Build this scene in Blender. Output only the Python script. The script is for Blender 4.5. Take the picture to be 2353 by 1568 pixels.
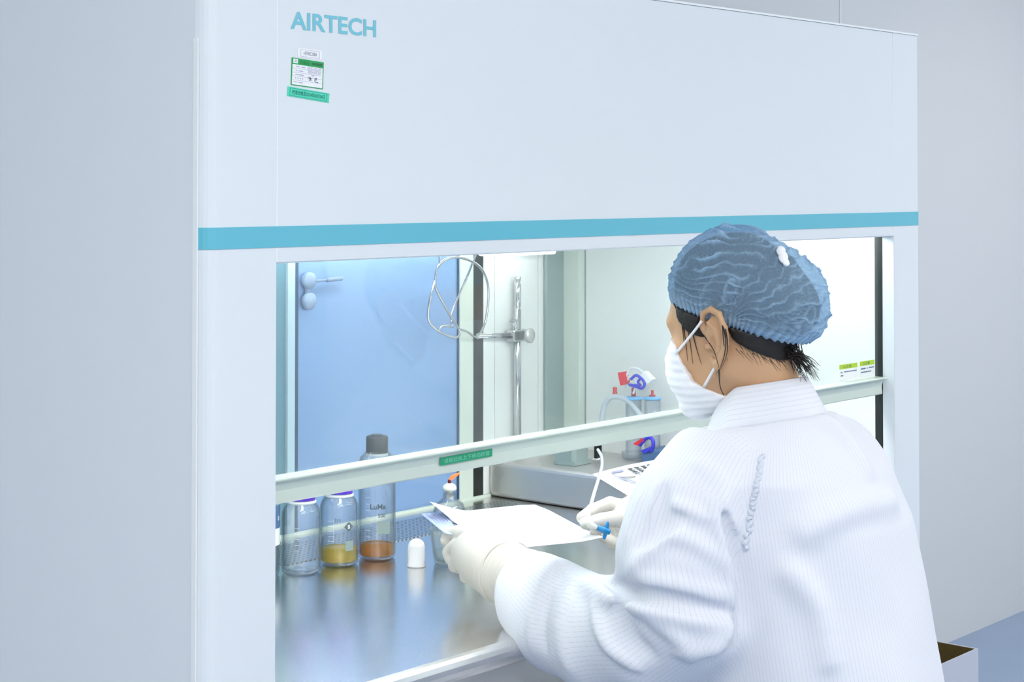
import bpy, bmesh, math, random
import numpy as np
from mathutils import Vector, Matrix

for o in list(bpy.data.objects):
    bpy.data.objects.remove(o)
sc = bpy.context.scene
COL = sc.collection
rng = np.random.default_rng(7)
random.seed(7)

# ------------------------------------------------------------------ camera
IW, IH = 2353.0, 1568.0
FPX = 4030.0
CAM = np.array([-1.4121, -1.744, 1.47])
YAW, PITCH, PPY = 0.8602, 0.0228, 337.2
_f = np.array([math.sin(YAW), math.cos(YAW), 0.0])
_r = np.array([math.cos(YAW), -math.sin(YAW), 0.0])
_u = np.array([0, 0, 1.0])
FW = _f * math.cos(PITCH) + _u * math.sin(PITCH)
UP = _u * math.cos(PITCH) - _f * math.sin(PITCH)
cam = bpy.data.cameras.new('camera')
cam.sensor_fit = 'HORIZONTAL'
cam.sensor_width = 36.0
cam.lens = FPX / IW * 36.0
cam.shift_y = (PPY - IH / 2) / IW
cam.clip_start = 0.05
camo = bpy.data.objects.new('camera', cam)
COL.objects.link(camo)
camo.matrix_world = Matrix((
    (_r[0], UP[0], -FW[0], CAM[0]),
    (_r[1], UP[1], -FW[1], CAM[1]),
    (_r[2], UP[2], -FW[2], CAM[2]),
    (0, 0, 0, 1)))
sc.camera = camo

# ------------------------------------------------------------------ world, exposure
w = bpy.data.worlds.new('world')
sc.world = w
w.use_nodes = True
w.node_tree.nodes['Background'].inputs[0].default_value = (0.85, 0.92, 1.0, 1)
w.node_tree.nodes['Background'].inputs[1].default_value = 0.3
sc.view_settings.view_transform = 'Standard'
sc.view_settings.look = 'None'
sc.view_settings.gamma = 1.0
sc.view_settings.use_curve_mapping = False
sc.view_settings.exposure = 0.05
sc.cycles.transparent_max_bounces = 28
sc.cycles.max_bounces = 6
sc.cycles.diffuse_bounces = 4
sc.cycles.glossy_bounces = 3
sc.cycles.transmission_bounces = 2
sc.cycles.use_adaptive_sampling = True
sc.cycles.adaptive_threshold = 0.04
sc.cycles.use_light_tree = False
sc.cycles.debug_use_spatial_splits = True
LIGHT_CEIL = 7.1      # added ceiling luminaires, emission strength
LIGHT_BENCH = 16.0     # lamp inside the bench
LCOL = (1.0, 0.950, 0.862, 1)


def at(x, y, d=None, X=None, Y=None, Z=None):
    """world point seen at photo pixel (x, y), at camera depth d or on a plane"""
    r = FW + _r * (x - IW / 2) / FPX - UP * (y - PPY) / FPX
    if d is None:
        if X is not None: d = (X - CAM[0]) / r[0]
        elif Y is not None: d = (Y - CAM[1]) / r[1]
        else: d = (Z - CAM[2]) / r[2]
    return CAM + r * d


# ------------------------------------------------------------------ materials
M = {}


def lin(c):
    c = [v / 255.0 for v in c]
    return tuple((v / 12.92 if v <= 0.04045 else ((v + 0.055) / 1.055) ** 2.4) for v in c) + (1,)


def mat(name, color=(0.8, 0.8, 0.8), rough=0.5, metal=0.0, spec=0.5, noise=0.0, nscale=20.0, bump=0.0, bscale=60.0,
        emis=None, estr=0.0, coat=0.0, sss=0.0, stretch=(1, 1, 1), rnoise=0.0):
    m = bpy.data.materials.new(name)
    m.use_nodes = True
    nt = m.node_tree
    b = nt.nodes['Principled BSDF']
    col = tuple(color) + ((1,) if len(color) == 3 else ())
    b.inputs['Base Color'].default_value = col
    b.inputs['Roughness'].default_value = rough
    b.inputs['Metallic'].default_value = metal
    b.inputs['Specular IOR Level'].default_value = spec
    if coat: b.inputs['Coat Weight'].default_value = coat
    if sss:
        b.inputs['Subsurface Weight'].default_value = sss
        b.inputs['Subsurface Radius'].default_value = (0.02, 0.008, 0.004)
    if emis:
        b.inputs['Emission Color'].default_value = tuple(emis)
        b.inputs['Emission Strength'].default_value = estr
    if noise or bump or rnoise:
        tc = nt.nodes.new('ShaderNodeTexCoord')
        mp = nt.nodes.new('ShaderNodeMapping')
        mp.inputs['Scale'].default_value = stretch
        nt.links.new(tc.outputs['Object'], mp.inputs['Vector'])
        n = nt.nodes.new('ShaderNodeTexNoise')
        n.inputs['Scale'].default_value = nscale
        n.inputs['Detail'].default_value = 4
        nt.links.new(mp.outputs[0], n.inputs['Vector'])
        if noise:
            mx = nt.nodes.new('ShaderNodeMix')
            mx.data_type = 'RGBA'
            mx.inputs['A'].default_value = tuple(min(1, c * (1 - noise)) for c in col[:3]) + (1,)
            mx.inputs['B'].default_value = tuple(min(1, c * (1 + noise)) for c in col[:3]) + (1,)
            nt.links.new(n.outputs['Fac'], mx.inputs['Factor'])
            nt.links.new(mx.outputs['Result'], b.inputs['Base Color'])
        if rnoise:
            mr = nt.nodes.new('ShaderNodeMapRange')
            mr.inputs['To Min'].default_value = max(0.02, rough - rnoise)
            mr.inputs['To Max'].default_value = rough + rnoise
            mr.inputs['From Min'].default_value = 0.15
            mr.inputs['From Max'].default_value = 0.85
            nt.links.new(n.outputs['Fac'], mr.inputs['Value'])
            nt.links.new(mr.outputs[0], b.inputs['Roughness'])
        if bump:
            n2 = nt.nodes.new('ShaderNodeTexNoise')
            n2.inputs['Scale'].default_value = bscale
            nt.links.new(mp.outputs[0], n2.inputs['Vector'])
            bp = nt.nodes.new('ShaderNodeBump')
            bp.inputs['Strength'].default_value = bump
            bp.inputs['Distance'].default_value = 0.002
            nt.links.new(n2.outputs['Fac'], bp.inputs['Height'])
            nt.links.new(bp.outputs[0], b.inputs['Normal'])
    M[name] = m
    return m


def glass(name, tint=(0.95, 0.97, 0.98), edge=(0.55, 0.62, 0.66), refl=1.0, rough=0.02, edge_pow=0.35, veil=0.0, vcol=(0.8, 0.88, 0.95)):
    """thin-walled glass: clear face-on, denser towards the rim, mirror by Fresnel"""
    m = bpy.data.materials.new(name)
    m.use_nodes = True
    nt = m.node_tree
    nt.nodes.remove(nt.nodes['Principled BSDF'])
    out = nt.nodes['Material Output']
    lw = nt.nodes.new('ShaderNodeLayerWeight'); lw.inputs['Blend'].default_value = edge_pow
    mx = nt.nodes.new('ShaderNodeMix'); mx.data_type = 'RGBA'
    mx.inputs['A'].default_value = tuple(tint) + (1,)
    mx.inputs['B'].default_value = tuple(edge) + (1,)
    nt.links.new(lw.outputs['Facing'], mx.inputs['Factor'])
    tr = nt.nodes.new('ShaderNodeBsdfTransparent')
    nt.links.new(mx.outputs['Result'], tr.inputs['Color'])
    gl = nt.nodes.new('ShaderNodeBsdfGlossy'); gl.inputs['Roughness'].default_value = rough
    l2 = nt.nodes.new('ShaderNodeLayerWeight'); l2.inputs['Blend'].default_value = 0.5
    pw = nt.nodes.new('ShaderNodeMath'); pw.operation = 'POWER'; pw.inputs[1].default_value = 5.0
    nt.links.new(l2.outputs['Facing'], pw.inputs[0])
    mu = nt.nodes.new('ShaderNodeMath'); mu.operation = 'MULTIPLY_ADD'; mu.inputs[1].default_value = 0.9 * min(1, refl); mu.inputs[2].default_value = 0.035 * refl
    nt.links.new(pw.outputs[0], mu.inputs[0])
    ms = nt.nodes.new('ShaderNodeMixShader')
    nt.links.new(mu.outputs[0], ms.inputs[0])
    nt.links.new(tr.outputs[0], ms.inputs[1])
    nt.links.new(gl.outputs[0], ms.inputs[2])
    last = ms
    if veil:
        df = nt.nodes.new('ShaderNodeBsdfDiffuse'); df.inputs['Color'].default_value = tuple(vcol) + (1,)
        m2 = nt.nodes.new('ShaderNodeMixShader'); m2.inputs[0].default_value = veil
        nt.links.new(ms.outputs[0], m2.inputs[1]); nt.links.new(df.outputs[0], m2.inputs[2])
        last = m2
    nt.links.new(last.outputs[0], out.inputs['Surface'])
    M[name] = m
    return m


mat('enamel', lin((222, 229, 236)), 0.38, spec=0.4, bump=0.02, bscale=300)
mat('enamel_side', lin((222, 228, 232)), 0.42, spec=0.4, bump=0.02, bscale=300)
mat('edge_white', lin((236, 241, 244)), 0.4)
mat('stripe_blue', lin((98, 186, 208)), 0.35)
mat('letter_blue', lin((112, 194, 214)), 0.4)
mat('rail_white', lin((206, 219, 210)), 0.3, spec=0.5)
mat('chamber_white', lin((226, 230, 230)), 0.35, spec=0.5)
mat('pillar_green', lin((205, 216, 208)), 0.35)
mat('grey_metal', lin((150, 168, 166)), 0.35, metal=0.25)
mat('black_rubber', lin((28, 34, 34)), 0.45)
mat('steel', (0.76, 0.755, 0.745), 0.21, metal=1.0, noise=0.05, nscale=4)
mat('steel_dull', (0.64, 0.64, 0.63), 0.42, metal=0.85, rnoise=0.06, nscale=8, noise=0.05)
mat('chrome', (0.60, 0.61, 0.62), 0.14, metal=1.0)
mat('blue_window', lin((128, 161, 206)), 0.07, spec=0.9, noise=0.05, nscale=3, rnoise=0.04)
mat('teal_window', lin((100, 140, 158)), 0.1, spec=0.8)
mat('mullion_blue', lin((176, 200, 215)), 0.3)
mat('gasket_navy', lin((52, 82, 112)), 0.4)
mat('wall_paint', lin((212, 217, 223)), 0.5, spec=0.35, bump=0.02, bscale=250)
mat('seam_white', lin((232, 238, 242)), 0.4)
mat('floor_epoxy', lin((138, 160, 192)), 0.22, noise=0.05, nscale=6)
mat('ceiling_paint', lin((235, 238, 240)), 0.6)
mat('added_panel_glow', (1, 1, 1), 0.5, emis=LCOL, estr=LIGHT_CEIL)
mat('tube_glow', (1, 1, 1), 0.5, emis=(1.0, 1.0, 0.95, 1), estr=LIGHT_BENCH)
mat('diffuser_glow', (1, 1, 1), 0.5, emis=(1.0, 1.0, 0.96, 1), estr=3.0)
mat('paper', lin((244, 246, 252)), 0.7)
mat('paper_blue', lin((176, 192, 232)), 0.7)
mat('ink', lin((96, 100, 122)), 0.8)
mat('ink_dark', lin((70, 76, 82)), 0.8)
mat('ink_lilac', lin((168, 170, 200)), 0.8)
mat('label_white', lin((240, 243, 247)), 0.5)
mat('label_green', lin((20, 160, 84)), 0.45)
mat('label_dkgreen', lin((0, 110, 60)), 0.45)
mat('label_mint', lin((72, 214, 182)), 0.45)
mat('label_teal', lin((0, 116, 108)), 0.45)
mat('label_rail', lin((20, 158, 112)), 0.45)
mat('label_rail_text', lin((120, 210, 178)), 0.5)
mat('label_yellow', lin((178, 216, 40)), 0.5)
mat('label_grey', lin((104, 122, 150)), 0.6)
mat('purple_cap', lin((84, 40, 190)), 0.35)
mat('ring_clear', lin((214, 222, 228)), 0.3)
mat('black_cap', lin((44, 50, 56)), 0.45, bump=0.2, bscale=600)
mat('white_plastic', lin((240, 241, 246)), 0.35)
mat('ceramic', lin((228, 232, 226)), 0.25)
mat('wick', lin((110, 26, 30)), 0.8)
mat('flame', lin((255, 120, 70)), 0.5, emis=lin((255, 110, 60)), estr=0.9)
M['flame'].cycles.emission_sampling = 'NONE'
mat('red_plastic', lin((226, 52, 62)), 0.35)
mat('darkred_plastic', lin((190, 50, 60)), 0.35)
mat('blue_plastic', lin((62, 62, 205)), 0.3)
mat('sky_plastic', lin((110, 176, 226)), 0.3)
mat('tray_blue', lin((78, 112, 158)), 0.35)
mat('needle_blue', lin((20, 132, 200)), 0.25)
mat('tubing', lin((228, 234, 240)), 0.2, spec=0.6)
mat('carton_white', lin((190, 196, 212)), 0.6)
mat('carton_brown', lin((104, 86, 44)), 0.85, noise=0.15, nscale=80)
mat('print_grey', lin((84, 98, 106)), 0.6)
mat('stool_grey', lin((120, 126, 134)), 0.5)
mat('skin', lin((203, 162, 126)), 0.5, spec=0.35, noise=0.05, nscale=30)
mat('hair', lin((22, 16, 13)), 0.45, noise=0.25, nscale=120, bump=0.4, bscale=500)
mat('glove', lin((208, 205, 199)), 0.5, spec=0.35, noise=0.02, nscale=14, bump=0.15, bscale=90)
mat('mask', lin((240, 242, 248)), 0.7, bump=0.1, bscale=400)
mat('trouser', lin((225, 230, 240)), 0.8)
glass('glass_pane', (0.95, 0.97, 0.965), (0.9, 0.94, 0.94), 1.0, 0.01, 0.3, veil=0.03)  # veil mixes in faint white haze for room light on the glass
glass('glass_bottle', (0.985, 0.99, 0.995), (0.55, 0.62, 0.66), 1.5, 0.02, 0.35, veil=0.03)
glass('glass_beaker', (0.975, 0.985, 0.985), (0.66, 0.74, 0.72), 2.2, 0.02, 0.35, veil=0.06)
glass('clear_plastic', (0.985, 0.99, 0.995), (0.80, 0.84, 0.90), 1.2, 0.08, 0.35, veil=0.10)
glass('liquid_amber', (1.0, 0.55, 0.04), (0.9, 0.40, 0.02), 0.5, 0.02, 0.5, veil=0.35, vcol=(0.70, 0.30, 0.0))
glass('liquid_yellow', (1.0, 0.88, 0.16), (0.95, 0.72, 0.06), 0.8, 0.02, 0.5, veil=0.40, vcol=(0.78, 0.54, 0.0))
glass('tube_clear', (0.86, 0.89, 0.92), (0.75, 0.8, 0.85), 1.2, 0.1, 0.5, veil=0.45)


# ------------------------------------------------------------------ mesh helpers
def tag(o, label=None, cat=None, group=None, kind=None):
    if label: o['label'] = label
    if cat: o['category'] = cat
    if group: o['group'] = group
    if kind: o['kind'] = kind
    return o


def empty(name, loc, label=None, cat=None, group=None):
    o = bpy.data.objects.new(name, None)
    COL.objects.link(o)
    o.location = loc
    o.empty_display_size = 0.05
    return tag(o, label, cat, group)


def wloc(o):
    v = Vector((0, 0, 0))
    while o:
        v += o.location
        o = o.parent
    return v


def mesh(name, V, F, m, parent=None, smooth=False, uv=None):
    V = np.asarray(V, float)
    c = np.array([(V[:, 0].min() + V[:, 0].max()) / 2, (V[:, 1].min() + V[:, 1].max()) / 2, V[:, 2].min()])
    me = bpy.data.meshes.new(name)
    me.from_pydata((V - c).tolist(), [], [list(map(int, f)) for f in F] if not isinstance(F, np.ndarray) else F.tolist())
    if uv is not None:
        l = me.uv_layers.new(name='UVMap')
        l.data.foreach_set('uv', np.asarray(uv, np.float32).ravel())
    if smooth:
        me.polygons.foreach_set('use_smooth', [True] * len(me.polygons))
    me.materials.append(M[m] if isinstance(m, str) else m)
    me.update()
    o = bpy.data.objects.new(name, me)
    COL.objects.link(o)
    if parent:
        o.parent = parent
        o.location = Vector(c) - wloc(parent)
    else:
        o.location = c
    return o


def fix_normals(o):
    bm = bmesh.new(); bm.from_mesh(o.data)
    bmesh.ops.recalc_face_normals(bm, faces=bm.faces)
    bm.to_mesh(o.data); bm.free()
    return o


BOXF = [(0, 3, 2, 1), (4, 5, 6, 7), (0, 1, 5, 4), (1, 2, 6, 5), (2, 3, 7, 6), (3, 0, 4, 7)]


def boxv(x0, x1, y0, y1, z0, z1):
    return [(x0, y0, z0), (x1, y0, z0), (x1, y1, z0), (x0, y1, z0), (x0, y0, z1), (x1, y0, z1), (x1, y1, z1), (x0, y1, z1)]


def box(name, b, m, parent=None, bevel=0.0, seg=2):
    o = mesh(name, boxv(*b), BOXF, m, parent)
    if bevel:
        bm = bmesh.new(); bm.from_mesh(o.data)
        bmesh.ops.bevel(bm, geom=list(bm.edges), offset=bevel, segments=seg, profile=0.5, affect='EDGES')
        bm.to_mesh(o.data); bm.free()
    return o


def boxes(name, bs, m, parent=None):
    V, F = [], []
    for b in bs:
        n = len(V); V += boxv(*b); F += [tuple(i + n for i in f) for f in BOXF]
    return mesh(name, V, F, m, parent)


def prism(name, prof, x0, x1, m, parent=None, axis='X', smooth=False):
    """closed profile; axis X: (y,z) pairs, axis Z: (x,y) pairs"""
    n = len(prof); V = []
    for x in (x0, x1):
        for p in prof:
            V.append((x, p[0], p[1]) if axis == 'X' else (p[0], p[1], x))
    F = [tuple(range(n))[::-1], tuple(range(n, 2 * n))]
    F += [(i, (i + 1) % n, n + (i + 1) % n, n + i) for i in range(n)]
    return fix_normals(mesh(name, V, F, m, parent, smooth))


def lathe(name, prof, c, m, parent=None, seg=40, smooth=True, axis=(0, 0, 1), closed=False):
    ax = Vector(axis).normalized()
    q = Vector((0, 0, 1)).rotation_difference(ax).to_matrix()
    V, F = [], []
    n = len(prof)
    for r, z in prof:
        for k in range(seg):
            a = 2 * math.pi * k / seg
            V.append(tuple(Vector(c) + q @ Vector((r * math.cos(a), r * math.sin(a), z))))
    for i in range(n - 1 if not closed else n):
        j = (i + 1) % n
        for k in range(seg):
            k2 = (k + 1) % seg
            F.append((i * seg + k, i * seg + k2, j * seg + k2, j * seg + k))
    if not closed:
        if prof[0][0] > 1e-6: F.append(tuple(range(seg))[::-1])
        if prof[-1][0] > 1e-6: F.append(tuple(range((n - 1) * seg, n * seg)))
    o = mesh(name, V, F, m, parent, smooth)
    return o


def catmull(P, n=8, closed=False):
    P = [np.asarray(p, float) for p in P]
    out = []
    N = len(P)
    for i in range(N if closed else N - 1):
        p0 = P[(i - 1) % N] if closed or i > 0 else P[0]
        p1 = P[i]; p2 = P[(i + 1) % N]
        p3 = P[(i + 2) % N] if closed or i + 2 < N else P[N - 1]
        for t in np.linspace(0, 1, n, endpoint=False):
            out.append(0.5 * ((2 * p1) + (-p0 + p2) * t + (2 * p0 - 5 * p1 + 4 * p2 - p3) * t * t + (-p0 + 3 * p1 - 3 * p2 + p3) * t ** 3))
    if not closed: out.append(P[-1])
    return np.array(out)


def tube_geo(P, r, seg=10, closed=False, flat=None):
    P = np.asarray(P, float); N = len(P)
    r = np.broadcast_to(np.asarray(r, float), (N,))
    T = np.roll(P, -1, 0) - np.roll(P, 1, 0)
    if not closed:
        T[0] = P[1] - P[0]; T[-1] = P[-1] - P[-2]
    T /= np.linalg.norm(T, axis=1)[:, None] + 1e-12
    u = np.cross(T[0], [0, 0, 1.0])
    if np.linalg.norm(u) < 1e-3: u = np.cross(T[0], [1.0, 0, 0])
    u /= np.linalg.norm(u)
    V, F = [], []
    for i in range(N):
        u = u - T[i] * (u @ T[i]); u /= np.linalg.norm(u)
        v = np.cross(T[i], u)
        for k in range(seg):
            a = 2 * math.pi * k / seg
            V.append(P[i] + r[i] * (math.cos(a) * u + math.sin(a) * v * (flat or 1.0)))
    for i in range(N if closed else N - 1):
        j = (i + 1) % N
        for k in range(seg):
            k2 = (k + 1) % seg
            F.append((i * seg + k, j * seg + k, j * seg + k2, i * seg + k2))
    if not closed:
        F.append(tuple(range(seg))); F.append(tuple(range((N - 1) * seg, N * seg))[::-1])
    return V, F


def tube(name, P, r, m, parent=None, seg=10, closed=False, sm=8, flat=None, tags=None):
    if sm:
        Q = catmull(P, sm, closed)
        if not np.isscalar(r):
            r = np.interp(np.linspace(0, 1, len(Q)), np.linspace(0, 1, len(r)), r)
    else:
        Q = P
    V, F = tube_geo(Q, r, seg, closed, flat)
    return fix_normals(mesh(name, V, F, m, parent, True))


def tubes(name, plist, r, m, parent=None, seg=6, sm=6, taper=False):
    V, F = [], []
    for P in plist:
        Q = catmull(P, sm) if sm else np.asarray(P, float)
        rr = np.linspace(r, r * 0.25, len(Q)) if taper else r
        v, f = tube_geo(Q, rr, seg)
        n = len(V); V += list(v); F += [tuple(i + n for i in g) for g in f]
    return mesh(name, V, F, m, parent, True)


def textmesh(body, bold=0.0):
    cu = bpy.data.curves.new('tmp', 'FONT')
    cu.body = body; cu.size = 1.0; cu.offset = bold; cu.resolution_u = 3
    o = bpy.data.objects.new('tmp', cu); COL.objects.link(o)
    bpy.context.view_layer.update()
    me = bpy.data.meshes.new_from_object(o.evaluated_get(bpy.context.evaluated_depsgraph_get()))
    V = np.array([v.co[:] for v in me.vertices]).reshape(-1, 3)
    F = [tuple(p.vertices) for p in me.polygons]
    bpy.data.objects.remove(o); bpy.data.curves.remove(cu); bpy.data.meshes.remove(me)
    return V[:, :2], F


def text(name, body, org, ex, ez, width, height, m, parent=None, bold=0.0, lift=None, fit=True):
    """lettering filling width x height from its lower-left corner org, along ex (baseline) and ez (up)"""
    V, F = textmesh(body, bold)
    lo, hi = V.min(0), V.max(0)
    s = (V - lo) / (hi - lo)
    org = np.asarray(org, float); ex = np.asarray(ex, float); ez = np.asarray(ez, float)
    W = org + s[:, :1] * width * ex + s[:, 1:] * height * ez
    if lift is not None: W = W + np.asarray(lift)
    return mesh(name, W, F, m, parent)


# ------------------------------------------------------------------ room
RX0, RX1, RY0, RY1, RZ = -2.7, 5.4, -3.4, 0.90, 2.7
T = 0.12
tag(box('floor', (RX0 - T, RX1 + T, RY0 - T, RY1 + T, -0.1, 0), 'floor_epoxy'), 'glossy blue-grey epoxy floor', kind='structure')
tag(box('ceiling', (RX0 - T, RX1 + T, RY0 - T, RY1 + T, RZ, RZ + 0.1), 'ceiling_paint'), 'white clean-room ceiling', kind='structure')
wb = tag(box('wall_back', (RX0, RX1, RY1, RY1 + T, 0, RZ), 'wall_paint'), 'pale grey panel wall behind the bench', kind='structure')
tag(box('wall_front', (RX0, RX1, RY0 - T, RY0, 0, RZ), 'wall_paint'), 'pale grey wall behind the camera', kind='structure')
tag(box('wall_left', (RX0 - T, RX0, RY0, RY1, 0, RZ), 'wall_paint'), 'pale grey wall at the left end', kind='structure')
tag(box('wall_right', (RX1, RX1 + T, RY0, RY1, 0, RZ), 'wall_paint'), 'pale grey wall at the right end', kind='structure')
sx = at(1930, 30, Y=RY1)[0]
for i, dx in enumerate((0.0, -1.18, -2.36)):
    tag(box('trim_%d' % (i + 1), (sx + dx - 0.003, sx + dx + 0.003, RY1 - 0.003, RY1 + 0.001, 0.0, RZ), 'seam_white'),
        'white sealing strip between two wall panels', kind='structure')

# unseen ceiling luminaires added for the lighting; end rows lift bench side and wall
k = 0
for lx, lys in ((-2.05, (-2.7, -1.6, -0.5)), (-0.6, (-2.7, -1.75)), (1.0, (-2.7,)), (2.6, (-2.7, -1.6)), (4.1, (-2.7, -1.6, -0.5))):
    for ly in lys:
        pos = {-2.05: 'along the left end wall', -0.6: 'above the camera', 1.0: 'facing the bench middle', 2.6: 'right of the person', 4.1: 'along the right end wall'}[lx]
        row = {-2.7: 'far from the bench', -1.75: 'in the middle row', -1.6: 'in the middle row', -0.5: 'nearest the bench row'}[ly]
        e = empty('added_ceiling_light', (lx, ly, RZ - 0.05), 'flat white ceiling light panel added out of view, %s, %s' % (pos, row), 'ceiling light', 'added ceiling light panels')
        boxes('frame', [(lx - .62, lx + .62, ly - .32, ly - .30, RZ - .05, RZ - .001), (lx - .62, lx + .62, ly + .30, ly + .32, RZ - .05, RZ - .001),
                        (lx - .62, lx - .60, ly - .30, ly + .30, RZ - .05, RZ - .001), (lx + .60, lx + .62, ly - .30, ly + .30, RZ - .05, RZ - .001)], 'rail_white', e)
        box('diffuser', (lx - .60, lx + .60, ly - .30, ly + .30, RZ - .045, RZ - .02), 'added_panel_glow', e)

# ------------------------------------------------------------------ clean bench
ZT = 1.785
TBL = 0.78
JL, JR, XR = 0.1391, 1.8074, 1.911
LI = 1.3685
B = empty('clean_bench', (0.95, 0.45, 0), 'large white laminar flow clean bench with a turquoise stripe and sliding sash', 'clean bench')
A0 = at(447, 545, Y=0.022)
AX = A0[0]
arc = [(AX, 0.9), (AX, 0.022)]
for t in np.linspace(0.15, 0.85, 5):   # soft corner of the left column
    p0, p1, p2 = np.array((AX, 0.022)), np.array((AX + 0.004, 0.0)), np.array((0.042, 0.0))
    arc.append(tuple((1 - t) ** 2 * p0 + 2 * t * (1 - t) * p1 + t * t * p2))
arc += [(0.042, 0.0), (JL - 0.0006, 0.0)]
colL = arc + [(JL - 0.0006, 0.03), (AX + 0.03, 0.035), (AX + 0.03, 0.9)]
prism('corner_column', colL, 0.0, ZT, 'enamel', B, axis='Z', smooth=False)
colR = [(JR + 0.0006, 0.0), (XR, 0.0), (XR, 0.9), (JR + 0.026, 0.9), (JR + 0.026, 0.03), (JR + 0.0006, 0.03)]
prism('corner_column', colR, 0.0, ZT, 'enamel', B, axis='Z')
box('edge_bead', (AX - 0.0015, AX + 0.0008, 0.0155, 0.024, 0.0, 1.66), 'edge_white', B)
box('front_panel', (JL, JR, 0.0, 0.03, 1.3899, ZT), 'enamel', B, 0.0012)
prism('lintel', [(0.0, 1.3899), (0.0, LI + 0.002), (0.002, LI), (0.03, LI), (0.03, 1.3899)], JL, JR, 'enamel', B)
box('top_trim', (AX, XR + 0.001, -0.0025, 0.9, ZT, ZT + 0.0035), 'edge_white', B)
for x in (JL, JR):
    box('panel_seam', (x - 0.0009, x + 0.0009, -0.0004, 0.004, LI + 0.002, ZT - 0.004), 'edge_white', B)
# turquoise stripe, wrapped round the left corner
s1, s2 = 1.4178, 1.3899
inner = [p for p in arc[1:]] + [(XR, 0.0)]
inner[0] = tuple((np.array(inner[1]) + np.array(inner[0])) / 2)
pts = np.array(inner)
nrm = []
for i in range(len(pts)):
    a = pts[max(0, i - 1)]; b = pts[min(len(pts) - 1, i + 1)]
    d = (b - a) / np.linalg.norm(b - a)
    nrm.append((d[1], -d[0]))
outer = pts + np.array(nrm) * 0.0012
V = [(p[0], p[1], z) for z in (s2, s1) for p in list(pts) + list(outer[::-1])]
n = 2 * len(pts)
F = [tuple(range(n))[::-1], tuple(range(n, 2 * n))] + [(i, (i + 1) % n, n + (i + 1) % n, n + i) for i in range(n)]
fix_normals(mesh('stripe', V, F, 'stripe_blue', B))

# chamber
box('chamber_ceiling', (AX + 0.03, JR + 0.026, 0.031, 0.87, 1.46, 1.50), 'chamber_white', B)
box('chamber_left_wall', (AX + 0.03, 0.10, 0.05, 0.86, TBL, 1.46), 'chamber_white', B)
box('chamber_right_wall', (JR, JR + 0.022, 0.031, 0.86, TBL, 1.46), 'chamber_white', B)
box('reveal', (JR - 0.0004, JR + 0.02, 0.0005, 0.0262, TBL, LI), 'enamel', B)
box('track_gasket', (JR - 0.0012, JR + 0.01, 0.0262, 0.0435, TBL, LI), 'black_rubber', B)
BY = 0.86
box('back_panel', (AX + 0.03, JR + 0.022, BY + 0.006, 0.898, 0.6, ZT - 0.02), 'chamber_white', B)
box('window_pane', (0.10, 0.9305, BY + 0.003, BY + 0.0055, TBL, 1.46), 'teal_window', B)
box('mullion', (0.9305, 0.9501, BY - 0.004, BY + 0.0055, TBL, 1.46), 'mullion_blue', B, 0.001)
box('gasket', (0.9501, 0.9600, BY - 0.002, BY + 0.0055, TBL, 1.46), 'gasket_navy', B)
box('window_pane', (0.9600, 1.4305, BY + 0.002, BY + 0.0055, TBL, 1.46), 'blue_window', B)
box('gasket', (1.4305, 1.4350, BY - 0.001, BY + 0.0055, TBL, 1.46), 'gasket_navy', B)
box('mullion', (1.4350, 1.4788, BY - 0.004, BY + 0.0055, TBL, 1.46), 'pillar_green', B, 0.001)
box('gasket', (1.4788, 1.5150, BY + 0.000, BY + 0.0055, TBL, 1.46), 'black_rubber', B)
for x0, x1 in ((1.5150, 1.5510), (1.5524, 1.7032), (1.7046, JR)):
    box('back_wall_sheet', (x0, x1, BY - 0.002, BY + 0.0055, TBL, 1.46), 'chamber_white', B, 0.0006)
box('corner_cover', (1.722, 1.792, BY - 0.012, BY - 0.002, 0.895, 1.46), 'grey_metal', B, 0.003)
box('corner_post', (1.7855, JR, 0.802, BY - 0.002, 0.862, 1.46), 'pillar_green', B, 0.0015)
box('wall_joint', (JR - 0.0008, JR, 0.7985, 0.8015, 0.862, 1.46), 'grey_metal', B)
box('sill_trim', (0.10, 1.53, BY - 0.010, BY - 0.002, TBL, TBL + 0.0055), 'rail_white', B)
# lamps
box('lamp_housing', (0.16, 1.795, 0.09, 0.21, 1.435, 1.459), 'chamber_white', B)
for yy in (0.12, 0.18):
    lathe('lamp_tube', [(0.0001, 0), (0.013, 0.001), (0.013, 1.56), (0.0001, 1.561)], (0.20, yy, 1.420), 'tube_glow', B, seg=16, axis=(1, 0, 0))
box('lamp_housing', (1.455, 1.66, 0.76, 0.83, 1.345, 1.459), 'chamber_white', B)
box('lamp_diffuser', (1.46, 1.655, 0.763, 0.827, 1.318, 1.345), 'diffuser_glow', B, 0.004)
lathe('lamp_tube', [(0.0001, 0), (0.008, 0.001), (0.008, 1.23), (0.0001, 1.231)], (0.20, 0.795, 1.375), 'tube_glow', B, seg=14, axis=(1, 0, 0))  # unseen tube, added to brighten the top of the blue window
box('lamp_housing', (0.16, 1.45, 0.775, 0.815, 1.386, 1.459), 'chamber_white', B)  # housing of the added back tube

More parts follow.
